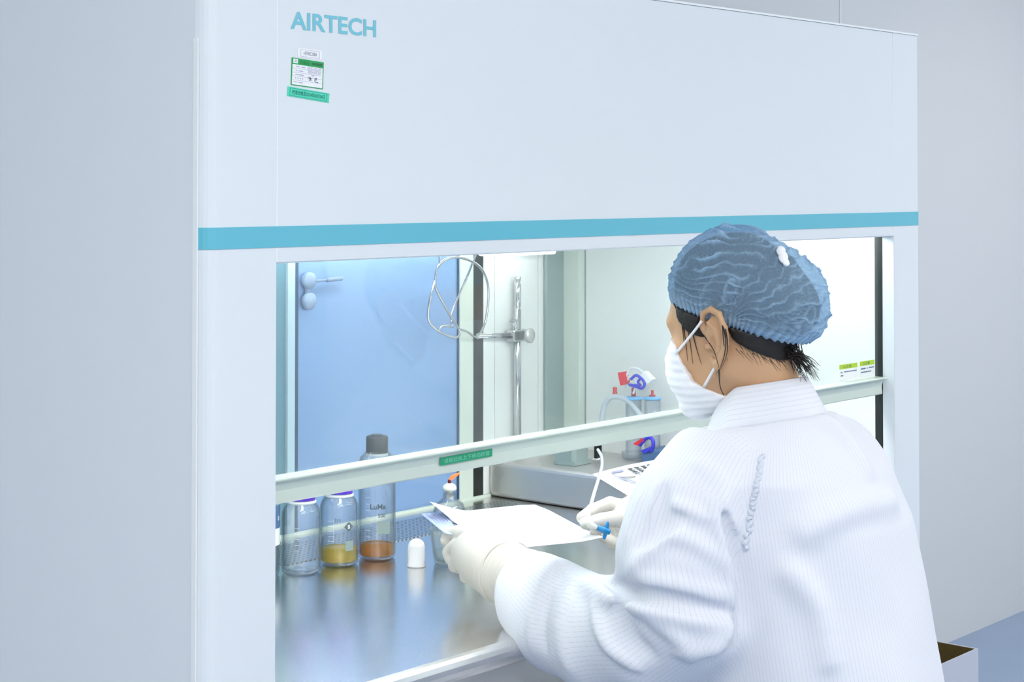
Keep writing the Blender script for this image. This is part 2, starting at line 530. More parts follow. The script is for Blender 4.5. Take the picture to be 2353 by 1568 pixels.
# worktop with rolled front edge
prof = [(BY + 0.005, TBL), (0.014, TBL)]
for a in np.linspace(90, 270, 9):
    prof.append((0.014 + 0.019 * math.cos(math.radians(a)), TBL - 0.019 + 0.019 * math.sin(math.radians(a))))
prof += [(BY + 0.005, TBL - 0.038)]
prism('worktop', prof, JL - 0.06, JR + 0.02, 'steel', B, smooth=False)
gm = mat('grille_steel', (0.55, 0.58, 0.6), 0.3, metal=1.0)
nt = gm.node_tree
tc = nt.nodes.new('ShaderNodeTexCoord')
mp = nt.nodes.new('ShaderNodeVectorMath'); mp.operation = 'MULTIPLY'; mp.inputs[1].default_value = (1 / 0.011, 1 / 0.011, 0)
nt.links.new(tc.outputs['Object'], mp.inputs[0])
fr = nt.nodes.new('ShaderNodeVectorMath'); fr.operation = 'FRACTION'
nt.links.new(mp.outputs[0], fr.inputs[0])
ds = nt.nodes.new('ShaderNodeVectorMath'); ds.operation = 'DISTANCE'; ds.inputs[1].default_value = (0.5, 0.5, 0)
nt.links.new(fr.outputs[0], ds.inputs[0])
lt = nt.nodes.new('ShaderNodeMath'); lt.operation = 'LESS_THAN'; lt.inputs[1].default_value = 0.27
nt.links.new(ds.outputs['Value'], lt.inputs[0])
mx = nt.nodes.new('ShaderNodeMix'); mx.data_type = 'RGBA'
mx.inputs['A'].default_value = (0.55, 0.58, 0.6, 1); mx.inputs['B'].default_value = (0.12, 0.14, 0.16, 1)
nt.links.new(lt.outputs[0], mx.inputs['Factor'])
nt.links.new(mx.outputs['Result'], nt.nodes['Principled BSDF'].inputs['Base Color'])
box('air_grille', (0.75, 1.50, 0.66, 0.80, TBL, TBL + 0.0012), 'grille_steel', B)
pf = box('instrument_platform', (1.53, JR - 0.001, 0.47, BY - 0.003, TBL + 0.0005, 0.860), 'steel_dull', B, 0.010, 3)
# base below the worktop
box('apron', (JL, JR, 0.03, 0.045, 0.62, 0.742), 'steel_dull', B)  # dull steel for its darker tone, standing in for shade under the arms
box('back_base', (AX + 0.03, JR + 0.026, 0.84, 0.865, 0.05, 0.742), 'enamel_side', B)

# sliding sash
SY = 0.035
zt = at(634, 1098.3, Y=SY)[2]
zt = (zt + at(1900, 880.3, Y=SY)[2]) / 2
yf = 0.008
zb = zt - 0.0355
rail = prism('sash', [(SY + 0.004, zt), (yf, zt), (yf - 0.001, zt - 0.0015), (yf, zt - 0.003), (yf + 0.010, zt - 0.0075), (yf + 0.013, zt - 0.018),
                      (yf + 0.012, zb + 0.002), (yf + 0.014, zb), (SY + 0.004, zb)], 0.105, 1.793, 'rail_white', B)
pane = box('glass_pane', (0.105, 1.800, SY - 0.0015, SY + 0.0015, zt + 0.0005, 1.44), 'glass_pane', rail)


def frame_of(tl, tr, bl, Y, n=(0, -1, 0)):
    p = [at(q[0], q[1], Y=Y) for q in (tl, tr, bl)]
    return p[2], p[1] - p[0], p[0] - p[2], np.array(n, float)


def decal(name, fr, u0, u1, v0, v1, m, parent, lift=0.0, th=0.0003):
    o, ex, ez, n = fr
    V = []
    for l in (lift, lift + th):
        for u, v in ((u0, v0), (u1, v0), (u1, v1), (u0, v1)):
            V.append(o + ex * u + ez * v + n * l)
    return fix_normals(mesh(name, V, BOXF, m, parent))


def dtext(name, body, fr, u0, u1, v0, v1, m, parent, lift, bold=0.0):
    o, ex, ez, n = fr
    return text(name, body, o + ex * u0 + ez * v0 + n * lift, ex, ez, u1 - u0, v1 - v0, m, parent, bold)


def dframe(name, fr, u0, u1, v0, v1, tu, tv, m, parent, lift):
    o, ex, ez, n = fr
    V, F = [], []
    for a in ((u0, u1, v0, v0 + tv), (u0, u1, v1 - tv, v1), (u0, u0 + tu, v0 + tv, v1 - tv), (u1 - tu, u1, v0 + tv, v1 - tv)):
        k = len(V)
        for u, v in ((a[0], a[2]), (a[1], a[2]), (a[1], a[3]), (a[0], a[3])):
            V.append(o + ex * u + ez * v + n * lift)
        F.append((k, k + 1, k + 2, k + 3))
    return mesh(name, V, F, m, parent)


def dlines(name, fr, segs, m, parent, lift):
    """printed or handwritten strokes: list of ((u0,v0),(u1,v1),half width in m)"""
    o, ex, ez, n = fr
    V, F = [], []
    for (a, b, hw) in segs:
        p = o + ex * a[0] + ez * a[1] + n * lift
        q = o + ex * b[0] + ez * b[1] + n * lift
        d = q - p; d /= np.linalg.norm(d) + 1e-9
        s = np.cross(d, n) * hw
        k = len(V); V += [p - s, p + s, q + s, q - s]; F.append((k, k + 1, k + 2, k + 3))
    return mesh(name, V, F, m, parent)


fr = frame_of((668, 24.8), (864.5, 46.5), (668, 66.5), -0.0006)
o_, ex_, ez_, n_ = fr
dtext('lettering', 'AIRTECH', fr, 0, 1, 0, 1, 'letter_blue', B, 0.0, bold=0.022)
# asset tag
fr = frame_of((683.4, 109.4), (739, 116.5), (683.9, 130.8), -0.0002)
d = decal('asset_sticker', fr, 0, 1, 0, 1, 'label_white', B)
dframe('outline', fr, 0.12, 0.90, 0.10, 0.86, 0.012, 0.03, 'ink_lilac', d, 0.0005)
dtext('print', 'HTWC1004', fr, 0.25, 0.78, 0.27, 0.67, 'ink', d, 0.0005)
# calibration certificate
fr = frame_of((670.1, 131.8), (743.9, 143.6), (667.8, 195.1), -0.0002)
d = decal('calibration_sticker', fr, 0, 1, 0, 1, 'label_green', B)
decal('field', fr, 0.03, 0.97, 0.035, 0.77, 'label_white', d, 0.0003, 0.0002)
decal('logo_square', fr, 0.05, 0.19, 0.81, 0.97, 'label_white', d, 0.0003, 0.0002)
dframe('emblem', fr, 0.09, 0.15, 0.85, 0.93, 0.012, 0.02, 'ink_lilac', d, 0.0007)
dtext('print', '合格证', fr, 0.24, 0.56, 0.80, 0.96, 'label_dkgreen', d, 0.0005)
dlines('print', fr, [((0.62, 0.885), (0.95, 0.885), 0.0016)], 'label_dkgreen', d, 0.0005)
seg = [((0.04, v), (0.96, v), 0.00018) for v in (0.63, 0.48, 0.35, 0.20)]
for v, a, b in ((0.70, 0.14, 0.26), (0.70, 0.30, 0.42), (0.55, 0.13, 0.19), (0.55, 0.22, 0.36), (0.41, 0.12, 0.38), (0.13, 0.06, 0.18), (0.13, 0.22, 0.36)):
    seg.append(((a, v), (b, v - 0.005), 0.0005))
for u in (0.12, 0.19, 0.26, 0.33):
    seg.append(((u, 0.30), (u + 0.03, 0.26), 0.0006))
dlines('print', fr, seg, 'ink_lilac', d, 0.0007)
dtext('handwriting', '2023.05.05', fr, 0.48, 0.92, 0.655, 0.745, 'ink_lilac', d, 0.0008)
dtext('handwriting', '2024.05.04', fr, 0.50, 0.90, 0.515, 0.615, 'ink_lilac', d, 0.0008)
sg = [((.54, .40), (.56, .24)), ((.51, .33), (.58, .36)), ((.59, .38), (.585, .23)), ((.57, .33), (.63, .35)), ((.60, .33), (.57, .26)), ((.60, .33), (.64, .25)),
      ((.62, .42), (.70, .46)), ((.72, .36), (.79, .37)), ((.79, .37), (.72, .28)), ((.71, .31), (.80, .31)), ((.72, .28), (.75, .23)), ((.75, .23), (.84, .22))]
dlines('handwriting', fr, [(a, b, 0.00035) for a, b in sg], 'ink', d, 0.0008)
# mint validity strip
fr = frame_of((660.9, 198.2), (756.8, 215), (659.4, 220.5), -0.0002)
d = decal('validity_sticker', fr, 0, 1, 0, 1, 'label_mint', B)
dframe('outline', fr, 0.055, 0.945, 0.10, 0.90, 0.006, 0.03, 'label_teal', d, 0.0005)
dtext('print', '校准合格至2024年05月04日', fr, 0.11, 0.89, 0.28, 0.74, 'label_teal', d, 0.0005, bold=0.012)
# rail label
ry = yf + 0.0118
fr = frame_of((1011, 1052.5), (1131, 1031), (1011, 1071), ry - 0.002)
d = decal('rail_sticker', fr, 0, 1, 0, 1, 'label_rail', rail)
dtext('print', '请握此处上下移动前窗', fr, 0.07, 0.94, 0.22, 0.80, 'label_rail_text', rail, 0.0006)
# yellow caution labels on the pane
for tl, tr, bl, extra in (((1927.5, 838.3), (1970.5, 832.3), (1927.5, 875.4), 0), ((1974.6, 830.6), (2009.5, 825.5), (1975, 867.3), 1)):
    fr = frame_of(tl, tr, bl, SY - 0.0018)
    d = decal('caution_sticker', fr, 0, 1, 0, 1, 'label_white', rail)
    decal('caution_band', fr, 0.02, 0.98, 0.68, 0.97, 'label_yellow', rail, 0.0003, 0.0002)
    dtext('print', '△注意', fr, 0.2, 0.66, 0.73, 0.92, 'print_grey', rail, 0.0007)
    rows = [((0.08, 0.48), (0.18, 0.48), .0012), ((0.26, 0.50), (0.94, 0.50), .0010), ((0.08, 0.28), (0.22, 0.28), .0012)] if not extra else \
           [((0.08, 0.50), (0.38, 0.50), .0014), ((0.46, 0.50), (0.52, 0.50), .0014), ((0.60, 0.52), (0.94, 0.52), .0012), ((0.08, 0.28), (0.76, 0.29), .0011)]
    dlines('print', fr, rows, 'label_grey', rail, 0.0007)

# ------------------------------------------------------------------ glassware on the worktop
TOCAM = lambda c: math.atan2(CAM[1] - c[1], CAM[0] - c[0])


def wrap_geo(V2, c, r, ang0, z0, s):
    """flat print wrapped on a cylinder facing ang0"""
    a = ang0 + V2[:, 0] * s / r
    return np.stack([c[0] + r * np.cos(a), c[1] + r * np.sin(a), z0 + V2[:, 1] * s], 1)


def wrap_text(name, body, c, r, du, z0, h, m, parent, bold=0.0):
    V, F = textmesh(body, bold)
    V = V - [(V[:, 0].min() + V[:, 0].max()) / 2, V[:, 1].min()]
    s = h / V[:, 1].max()
    V[:, 0] += du / s
    return mesh(name, wrap_geo(V, c, r, TOCAM(c), z0, s), F, m, parent)


def wrap_rect(name, rects, c, r, m, parent):
    V, F = [], []
    for (u0, u1, z0, z1) in rects:
        n = 8; k = len(V)
        for i in range(n + 1):
            a = TOCAM(c) + (u0 + (u1 - u0) * i / n) / r
            V += [(c[0] + r * math.cos(a), c[1] + r * math.sin(a), z0), (c[0] + r * math.cos(a), c[1] + r * math.sin(a), z1)]
        F += [(k + 2 * i, k + 2 * i + 2, k + 2 * i + 3, k + 2 * i + 1) for i in range(n)]
    return mesh(name, V, F, m, parent)


def bottle(px, py, r, H, name, label, cap, capm, neck, liquid=None, lh=0.0, group=None):
    c = at(px, py, Z=TBL)
    c = np.array([c[0], c[1], TBL + 0.0003])
    e = empty(name, c, label, 'bottle', group)
    nr = neck
    sh = H - 0.052
    p = [(0.0, 0.004), (r * 0.72, 0.003), (r * 0.86, 0.0), (r * 0.97, 0.003), (r, 0.010), (r, sh), (r * 0.985, sh + 0.006), (r * 0.9, sh + 0.014), (nr + (r * 0.9 - nr) * 0.45, sh + 0.021),
         (nr + 0.002, sh + 0.027), (nr, sh + 0.031), (nr, H - 0.003)]
    wth = 0.0022
    inner = [(max(0.0, q - wth), z) for q, z in p[::-1][:-4]] + [(r * 0.90, 0.007), (0.0, 0.0085)]
    body = lathe('glass_body', p + inner, c, 'glass_bottle', e, 44)
    if liquid:
        lathe('liquid', [(0.0, 0.0087), (r * 0.9, 0.0075), (r - wth - 0.0006, 0.011), (r - wth - 0.0006, lh), (0.0, lh)], c, liquid, e, 44)
    cr, ch = cap
    n = 40
    capo = lathe('cap', [(0.0, H - ch), (cr, H - ch), (cr, H - ch + 0.002), (cr, H - 0.002), (cr - 0.002, H), (cr * 0.6, H), (cr * 0.55, H + (0.0025 if capm == 'black_cap' else -0.001)), (0.0, H + (0.0025 if capm == 'black_cap' else -0.001))], c, capm, e, 44)
    lathe('pouring_ring', [(nr + 0.0008, H - ch - 0.007), (nr + 0.004, H - ch - 0.006), (nr + 0.004, H - ch - 0.002), (nr + 0.0008, H - ch - 0.001)], c, 'ring_clear', e, 44, closed=True)
    return e, c


e, c = bottle(692, 1316, 0.0352, 0.154, 'reagent_bottle', 'empty clear glass bottle with a purple cap beside the left jamb', (0.0245, 0.024), 'purple_cap', 0.0225)
wrap_rect('graduation', [(-0.012, -0.004, TBL + 0.045 + 0.01 * i, TBL + 0.0456 + 0.01 * i) for i in range(5)], c, 0.0354, 'label_white', e)
e, c = bottle(779, 1297, 0.0352, 0.154, 'reagent_bottle', 'purple-capped glass bottle holding a little yellow liquid', (0.0245, 0.024), 'purple_cap', 0.0225, 'liquid_yellow', 0.030)
R_ = 0.0355
wrap_rect('graduation', [(-0.022, -0.010, TBL + 0.048 + 0.009 * i, TBL + 0.0486 + 0.009 * i) for i in range(5)] + [(-0.010, -0.0095, TBL + 0.046, TBL + 0.088)], c, R_, 'label_white', e)
wrap_text('print', '250', c, R_, -0.003, TBL + 0.083, 0.006, 'print_grey', e)
wrap_text('print', 'S', c, R_ + 0.0004, 0.0185, TBL + 0.070, 0.007, 'label_white', e, bold=0.05)
ang = TOCAM(c)
dm = np.array([(0, -1), (1, 0), (0, 1), (-1, 0)], float) * 0.0092 + [0.0185, 0.0]
mesh('emblem', wrap_geo(dm, c, R_ + 0.0001, ang, TBL + 0.0735, 1.0), [(0, 1, 2, 3)], 'print_grey', e)
wrap_rect('write_on_patch', [(0.012, 0.028, TBL + 0.030, TBL + 0.048)], c, R_, 'grey_metal', e)
e, c = bottle(866, 1283, 0.0345, 0.226, 'reagent_bottle', 'tall clear glass bottle with a black cap and amber liquid', (0.0205, 0.030), 'black_cap', 0.017, 'liquid_amber', 0.026)
R_ = 0.0349
wrap_text('print', 'LuMa', c, R_, 0.002, TBL + 0.096, 0.010, 'print_grey', e, bold=0.02)
wrap_text('print', '500', c, R_, 0.009, TBL + 0.081, 0.007, 'print_grey', e, bold=0.02)
wrap_rect('write_on_patch', [(0.001, 0.026, TBL + 0.050, TBL + 0.074)], c, R_, 'grey_metal', e)
wrap_rect('graduation', [(-0.022, -0.012, TBL + 0.045 + 0.012 * i, TBL + 0.0456 + 0.012 * i) for i in range(7)], c, R_, 'label_white', e)
e, c = bottle(597, 1322, 0.0352, 0.154, 'reagent_bottle', 'labelled glass bottle mostly hidden behind the left jamb', (0.0245, 0.024), 'purple_cap', 0.0225)
wrap_rect('paper_label', [(0.004, 0.052, TBL + 0.055, TBL + 0.085)], c, 0.0356, 'label_white', e)
wrap_rect('paper_label', [(0.004, 0.052, TBL + 0.085, TBL + 0.125)], c, 0.0356, 'tray_blue', e)
wrap_text('print', '0', c, 0.0359, 0.041, TBL + 0.098, 0.009, 'label_white', e, bold=0.05)

c = at(957, 1302, Z=TBL)
tag(lathe('dome_cap', [(0.0, 0.0), (0.0165, 0.0), (0.0172, 0.002), (0.0160, 0.006), (0.0158, 0.034)] +
          [(0.0158 * math.cos(a), 0.034 + 0.016 * math.sin(a)) for a in np.linspace(0.2, 1.5, 7)] + [(0.0, 0.050)], (c[0], c[1], TBL + 0.0003), 'white_plastic', None, 32),
    'small white dome-shaped cap standing on the steel worktop', 'cap')

c = at(1030, 1296, Z=TBL)
c = np.array([c[0], c[1], TBL + 0.0003])
e = empty('glass_beaker', c, 'small flared clear glass beaker under the gloved fingers', 'beaker')
lathe('glass_body', [(0.0, 0.0), (0.024, 0.0), (0.0262, 0.003), (0.029, 0.022), (0.0325, 0.050), (0.0345, 0.062), (0.036, 0.064), (0.0345, 0.0645), (0.033, 0.062), (0.0305, 0.050), (0.0265, 0.022), (0.0235, 0.007), (0.0, 0.006)], c, 'glass_beaker', e, 40)
lathe('water', [(0.0, 0.0065), (0.0230, 0.0075), (0.0262, 0.022), (0.0268, 0.0245), (0.0, 0.0245)], c, 'glass_beaker', e, 32)

c = at(1033, 1197, Z=TBL)
c = np.array([c[0], c[1], TBL + 0.0014])
e = empty('alcohol_lamp', c, 'small alcohol lamp with a white ceramic wick holder and an orange flame', 'alcohol lamp')
lathe('glass_body', [(0.0, 0.0), (0.030, 0.0), (0.034, 0.006), (0.034, 0.020), (0.028, 0.034), (0.018, 0.042), (0.0135, 0.046), (0.0135, 0.056), (0.0115, 0.056), (0.0115, 0.046), (0.016, 0.040), (0.026, 0.032), (0.032, 0.019), (0.032, 0.007), (0.0, 0.004)], c, 'glass_bottle', e, 32)
lathe('wick_holder', [(0.0, 0.044), (0.0075, 0.044), (0.0080, 0.060), (0.0145, 0.062), (0.0150, 0.066), (0.0125, 0.072), (0.006, 0.076), (0.0, 0.0765)], c, 'ceramic', e, 32)
lathe('wick', [(0.0, 0.076), (0.0038, 0.076), (0.0035, 0.083), (0.0, 0.084)], c, 'wick', e, 12)
fl = [c + np.array([0, 0, 0.082]), c + _r * 0.006 + np.array([0, 0, 0.088]), c + _r * 0.014 + np.array([0, 0, 0.093]), c + _r * 0.022 + np.array([0, 0, 0.097])]
tube('flame', fl, [0.0025, 0.0045, 0.0035, 0.0008], 'flame', e, 10)

# ------------------------------------------------------------------ ring stand on the platform
PZ = 0.8603
pc = at(1189, 1049, Z=PZ)
PX, PYY = pc[0], pc[1]
e = empty('ring_stand', (PX, PYY, PZ), 'chrome stand pole with a wire bottle holder clamped to it', 'ring stand')
box('base', (PX - 0.022, PX + 0.022, PYY - 0.012, PYY + 0.012, PZ, PZ + 0.012), 'steel_dull', e, 0.002)
ptop = at(1189, 636, X=PX)[2]
zj1 = at(1189, 670, X=PX)[2]; zj2 = at(1189, 712, X=PX)[2]
q = PZ + 0.012
lathe('pole', [(0.0, 0.0), (0.0085, 0.0), (0.0085, zj2 - q), (0.0065, zj2 - q + 0.001), (0.0065, zj2 - q + 0.006), (0.0080, zj2 - q + 0.007), (0.0080, zj1 - q + 0.016),
               (0.0062, zj1 - q + 0.018), (0.0062, zj1 - q + 0.023), (0.0078, zj1 - q + 0.025), (0.0078, ptop - q), (0.0, ptop - q)], (PX, PYY, q), 'chrome', e, 24)
zc = at(1189, 770, X=PX)[2]
cl = box('clamp', (PX - 0.030, PX + 0.014, PYY - 0.016, PYY + 0.012, zc - 0.014, zc + 0.014), 'chrome', e, 0.004)
lathe('thumb_screw', [(0.0, 0.0), (0.015, 0.0), (0.0165, 0.002), (0.0165, 0.009), (0.014, 0.011), (0.0, 0.011)], (PX + 0.003, PYY - 0.028, zc), 'steel_dull', cl, 20, axis=(0.15, -1, 0))
tube('wing_screw', [(PX - 0.018, PYY - 0.004, zc + 0.012), (PX - 0.018, PYY - 0.004, zc + 0.034)], 0.0022, 'chrome', cl, 8, sm=0)
box('wing', (PX - 0.030, PX - 0.006, PYY - 0.006, PYY - 0.002, zc + 0.031, zc + 0.036), 'chrome', cl, 0.0015)
YR = PYY - 0.004
rod_end = at(1098, 772, Y=YR)
tube('rod', [np.array([PX - 0.028, YR, zc]), rod_end], 0.0062, 'chrome', e, 14, sm=0)
wh = empty_ = None


def wp(lst):
    return [at(x, y, Y=YR + dy) for x, y, dy in lst]


W1 = wp([(1098, 775, 0), (1108, 758, -.01), (1116, 735, -.02), (1122, 690, -.04), (1120, 650, -.055), (1106, 618, -.07), (1082, 600, -.08), (1052, 592, -.085), (1024, 597, -.085), (1006, 614, -.08),
         (1000, 640, -.07), (1002, 664, -.06), (1020, 700, -.05), (1040, 735, -.04), (1055, 757, -.03)])
wh = tube('wire_holder', W1, 0.0028, 'chrome', e, 8)
tube('wire', wp([(1055, 757, -.03), (1072, 762, -.02), (1086, 772, -.01), (1098, 778, 0)]), 0.0026, 'chrome', wh, 8)
tube('wire', wp([(1055, 757, -.03), (1056, 768, -.04), (1049, 776, -.05), (1036, 774, -.05), (1014, 765, -.05), (994, 750, -.05), (984, 732, -.05), (985, 705, -.06), (992, 672, -.07), (999, 645, -.07)]), 0.0026, 'chrome', wh, 8)
tube('wire', wp([(1086, 604, -.08), (1075, 632, -.05), (1056, 675, -.03), (1040, 712, -.02), (1036, 735, -.03), (1039, 750, -.045)]), 0.0024, 'chrome', wh, 8)
tube('wire', wp([(1008, 760, -.05), (1014, 751, -.055), (1028, 749, -.05), (1040, 752, -.045)]), 0.0026, 'chrome', wh, 8)
tube('wire', wp([(1010, 612, -.08), (1010, 594, -.085), (1008, 575, -.09)]), 0.0022, 'chrome', wh, 8)
tube('wire', wp([(1086, 604, -.08), (1092, 590, -.085), (1094, 572, -.09)]), 0.0022, 'chrome', wh, 8)

# clamp shape that shows in the blue window, modelled as a solid
cc = at(708, 648, Y=BY - 0.006)
e = empty('window_clamp_shape', (cc[0], BY - 0.002, cc[2] - 0.06), 'pale grey clamp shape with a short rod, modelled for what shows in the blue window', 'clamp')
mat('pale_grey', lin((140, 162, 192)), 0.3)
for yy in (645, 692):
    kz = at(708, yy, Y=BY - 0.006)
    lathe('knob', [(0.0, 0.0), (0.015, 0.0), (0.017, 0.003), (0.017, 0.010), (0.014, 0.014), (0.0, 0.014)], (kz[0], BY - 0.002, kz[2]), 'pale_grey', e, 20, axis=(0, -1, 0))
k0, k1 = at(722, 646, Y=BY - 0.010), at(785, 640, Y=BY - 0.010)
tube('rod', [k0, k0 * 0.55 + k1 * 0.45], 0.0028, 'pale_grey', e, 8, sm=0)
tube('rod_grip', [k0 * 0.55 + k1 * 0.45, k1], 0.0048, 'pale_grey', e, 8, sm=0)
box('bracket', (cc[0] - 0.005, cc[0] + 0.005, BY - 0.008, BY - 0.001, cc[2] - 0.05, cc[2]), 'pale_grey', e, 0.001)

# ------------------------------------------------------------------ test canisters etc. on the platform
e = empty('pump_body', (1.63, 0.70, PZ), 'short grey-green metal pump body standing on the steel platform', 'pump')
p0 = at(1304, 1070, Z=PZ); p1 = at(1357, 1072, Z=PZ)
cxp = (p0[0] + p1[0]) / 2 + 0.014; cyp = (p0[1] + p1[1]) / 2 + 0.03
prism('housing', [(cxp - 0.028, cyp - 0.020), (cxp - 0.020, cyp - 0.028), (cxp + 0.020, cyp - 0.028), (cxp + 0.028, cyp - 0.020), (cxp + 0.028, cyp + 0.028), (cxp - 0.028, cyp + 0.028)], PZ, PZ + 0.075, 'grey_metal', e, axis='Z')
box('foot_plate', (cxp - 0.0295, cxp + 0.0295, cyp - 0.0295, cyp + 0.0295, PZ, PZ + 0.010), 'grey_metal', e, 0.001)
bc = at(1374, 1056, Z=PZ)
e = empty('tube_clip', (bc[0], bc[1], PZ), 'black upright clip holding the white tube next to the pump', 'clip')
for dx in (-0.0065, 0.0065):
    box('jaw', (bc[0] + dx - 0.003, bc[0] + dx + 0.003, bc[1] - 0.004, bc[1] + 0.004, PZ, PZ + 0.045), 'black_rubber', e, 0.001)
box('base', (bc[0] - 0.013, bc[0] + 0.013, bc[1] - 0.006, bc[1] + 0.006, PZ, PZ + 0.003), 'label_white', e)

XC = 1.752
spots = [(1456, 'clear plastic test canister with a light blue lid and red plug, left of the pair'), (1499, 'clear plastic test canister with a light blue lid, right of the pair by the mask')]
tz = PZ + 0.030
t0 = at(1512, 1056, Z=PZ)
e = empty('canister_holder', (1.758, 0.53, PZ), 'steel blue holder block under the right test canister', 'holder')
box('block', (1.716, 1.800, 0.487, 0.572, PZ, tz), 'tray_blue', e, 0.003)
for px, lab in spots:
    a = at(px, 960, X=XC)
    c = (a[0], a[1], (tz if px > 1480 else PZ + 0.0025) + 0.0003)
    H = at(px, 912, X=XC)[2] - c[2]
    e = empty('test_canister', c, lab, 'canister', 'test canisters on the platform')
    lathe('body', [(0.0, 0.0), (0.0165, 0.0), (0.0180, 0.003), (0.0180, H - 0.006), (0.0165, H - 0.006), (0.0165, 0.004), (0.0, 0.004)], c, 'clear_plastic', e, 28)
    lathe('lid', [(0.0, H - 0.006), (0.0195, H - 0.006), (0.0205, H - 0.004), (0.0195, H - 0.001), (0.010, H + 0.001), (0.0, H + 0.001)], c, 'sky_plastic', e, 28)
    if px == 1456:
        lathe('plug', [(0.0, H + 0.001), (0.0052, H + 0.001), (0.0052, H + 0.008), (0.0042, H + 0.009), (0.0048, H + 0.012), (0.0048, H + 0.020), (0.0, H + 0.021)], c, 'darkred_plastic', e, 14)
    else:
        lathe('seal_ring', [(0.0, H + 0.001), (0.0075, H + 0.001), (0.0075, H + 0.004), (0.003, H + 0.005), (0.003, H + 0.014), (0.0, H + 0.015)], c, 'darkred_plastic', e, 14)

# arched clear tube in front of the canisters with a red plug
XA = 1.735
arch = [at(x, y, X=XA) for x, y in ((1384, 1010), (1383, 975), (1388, 935), (1402, 915), (1420, 912), (1440, 920), (1460, 940), (1478, 965))]
arch = arch + [at(1484, 1000, X=XA)]
e = empty('arched_tube', (arch[0][0], arch[0][1], PZ), 'thick clear tube bent in an arch with a red plug above it', 'tube')
tube('hose', arch, 0.0062, 'tube_clear', e, 12)
rp = at(1413, 908, X=XA + 0.004)
lathe('plug', [(0.0, 0.0), (0.0055, 0.0), (0.0055, 0.006), (0.0042, 0.007), (0.0048, 0.010), (0.0048, 0.017), (0.0, 0.018)], rp, 'darkred_plastic', e, 14)

# coiled tubing with clamps above the canisters
XT = 1.748
e = empty('clamped_tubing', at(1460, 905, X=XT), 'coiled white tubing with a red clamp, blue clamp and white filter', 'tubing')
tube('tubing', [at(x, y, X=XT) for x, y in ((1434, 852), (1436, 866), (1436, 878), (1446, 850), (1458, 846), (1470, 850), (1480, 860))], 0.0030, 'tubing', e, 10)
tube('tubing', [at(x, y, X=XT) for x, y in ((1436, 890), (1445, 868), (1456, 870), (1462, 884), (1458, 896), (1455, 905))], 0.0026, 'tubing', e, 10)


def flatpoly(name, pts, X, th, m, parent):
    P3 = [at(x, y, X=X) for x, y in pts]
    n = len(P3)
    V = [p - np.array([th / 2, 0, 0]) for p in P3] + [p + np.array([th / 2, 0, 0]) for p in P3]
    F = [tuple(range(n)), tuple(range(n, 2 * n))[::-1]] + [(i, n + i, n + (i + 1) % n, (i + 1) % n) for i in range(n)]
    return fix_normals(mesh(name, V, F, m, parent))


flatpoly('red_clamp', [(1423, 856), (1438, 854), (1441, 862), (1444, 878), (1440, 884), (1429, 886), (1426, 872)], XT, 0.012, 'red_plastic', e)
flatpoly('filter', [(1474, 866), (1484, 853), (1503, 872), (1494, 882)], XT + 0.004, 0.016, 'white_plastic', e)
bl = catmull([at(x, y, X=XT - 0.004) for x, y in ((1447, 884), (1462, 889), (1474, 893), (1481, 886), (1479, 876), (1470, 867), (1460, 863), (1450, 872))], 6)
tube('blue_clamp', bl, 0.0034, 'blue_plastic', e, 8, sm=0)
flatpoly('clamp_jaw', [(1445, 882), (1466, 883), (1474, 888), (1462, 891), (1449, 888)], XT - 0.004, 0.010, 'blue_plastic', e)
tube('clamp_arm', [at(x, y, X=XT - 0.004) for x, y in ((1472, 870), (1466, 878), (1472, 886))], 0.003, 'blue_plastic', e, 8)

# clear dish with red and blue clamps, on the platform edge
dc = at(1456, 960, X=XC)
e = empty('clear_dish', (dc[0], dc[1], PZ), 'shallow clear plastic dish under the left test canister', 'dish')
lathe('bowl', [(0.0, 0.0), (0.022, 0.0), (0.0255, 0.003), (0.0265, 0.014), (0.0275, 0.016), (0.0262, 0.016), (0.0245, 0.004), (0.0, 0.002)], (dc[0], dc[1], PZ), 'clear_plastic', e, 32)
XD = dc[0] - 0.036
e = empty('small_clamps', (XD, dc[1], PZ + 0.012), 'blue and red tubing clamps leaning on the clear dish', 'clamp')
flatpoly('red_arm', [(1457, 1020), (1478, 1007), (1483, 1012), (1466, 1024)], XD, 0.008, 'red_plastic', e)
tube('blue_arm', [at(x, y, X=XD) for x, y in ((1470, 1024), (1482, 1010), (1492, 1006), (1500, 1012), (1501, 1026), (1496, 1038))], 0.0042, 'blue_plastic', e, 10)
flatpoly('blue_jaw', [(1474, 1036), (1492, 1028), (1498, 1034), (1486, 1042)], XD, 0.010, 'blue_plastic', e)

# white tube from the clip down to the right hand
HR = 3.00
tp = [at(1374, 1034, d=3.72), at(1382, 1050, d=3.66), at(1383, 1072, d=3.55), at(1374, 1105, d=3.38), at(1362, 1145, d=3.18), at(1354, 1178, d=3.04), at(1350, 1194, d=HR)]
tag(tube('white_tube', tp, 0.0034, 'tubing', None, 12), 'thin white tube running from the black clip down to the right hand', 'tube')

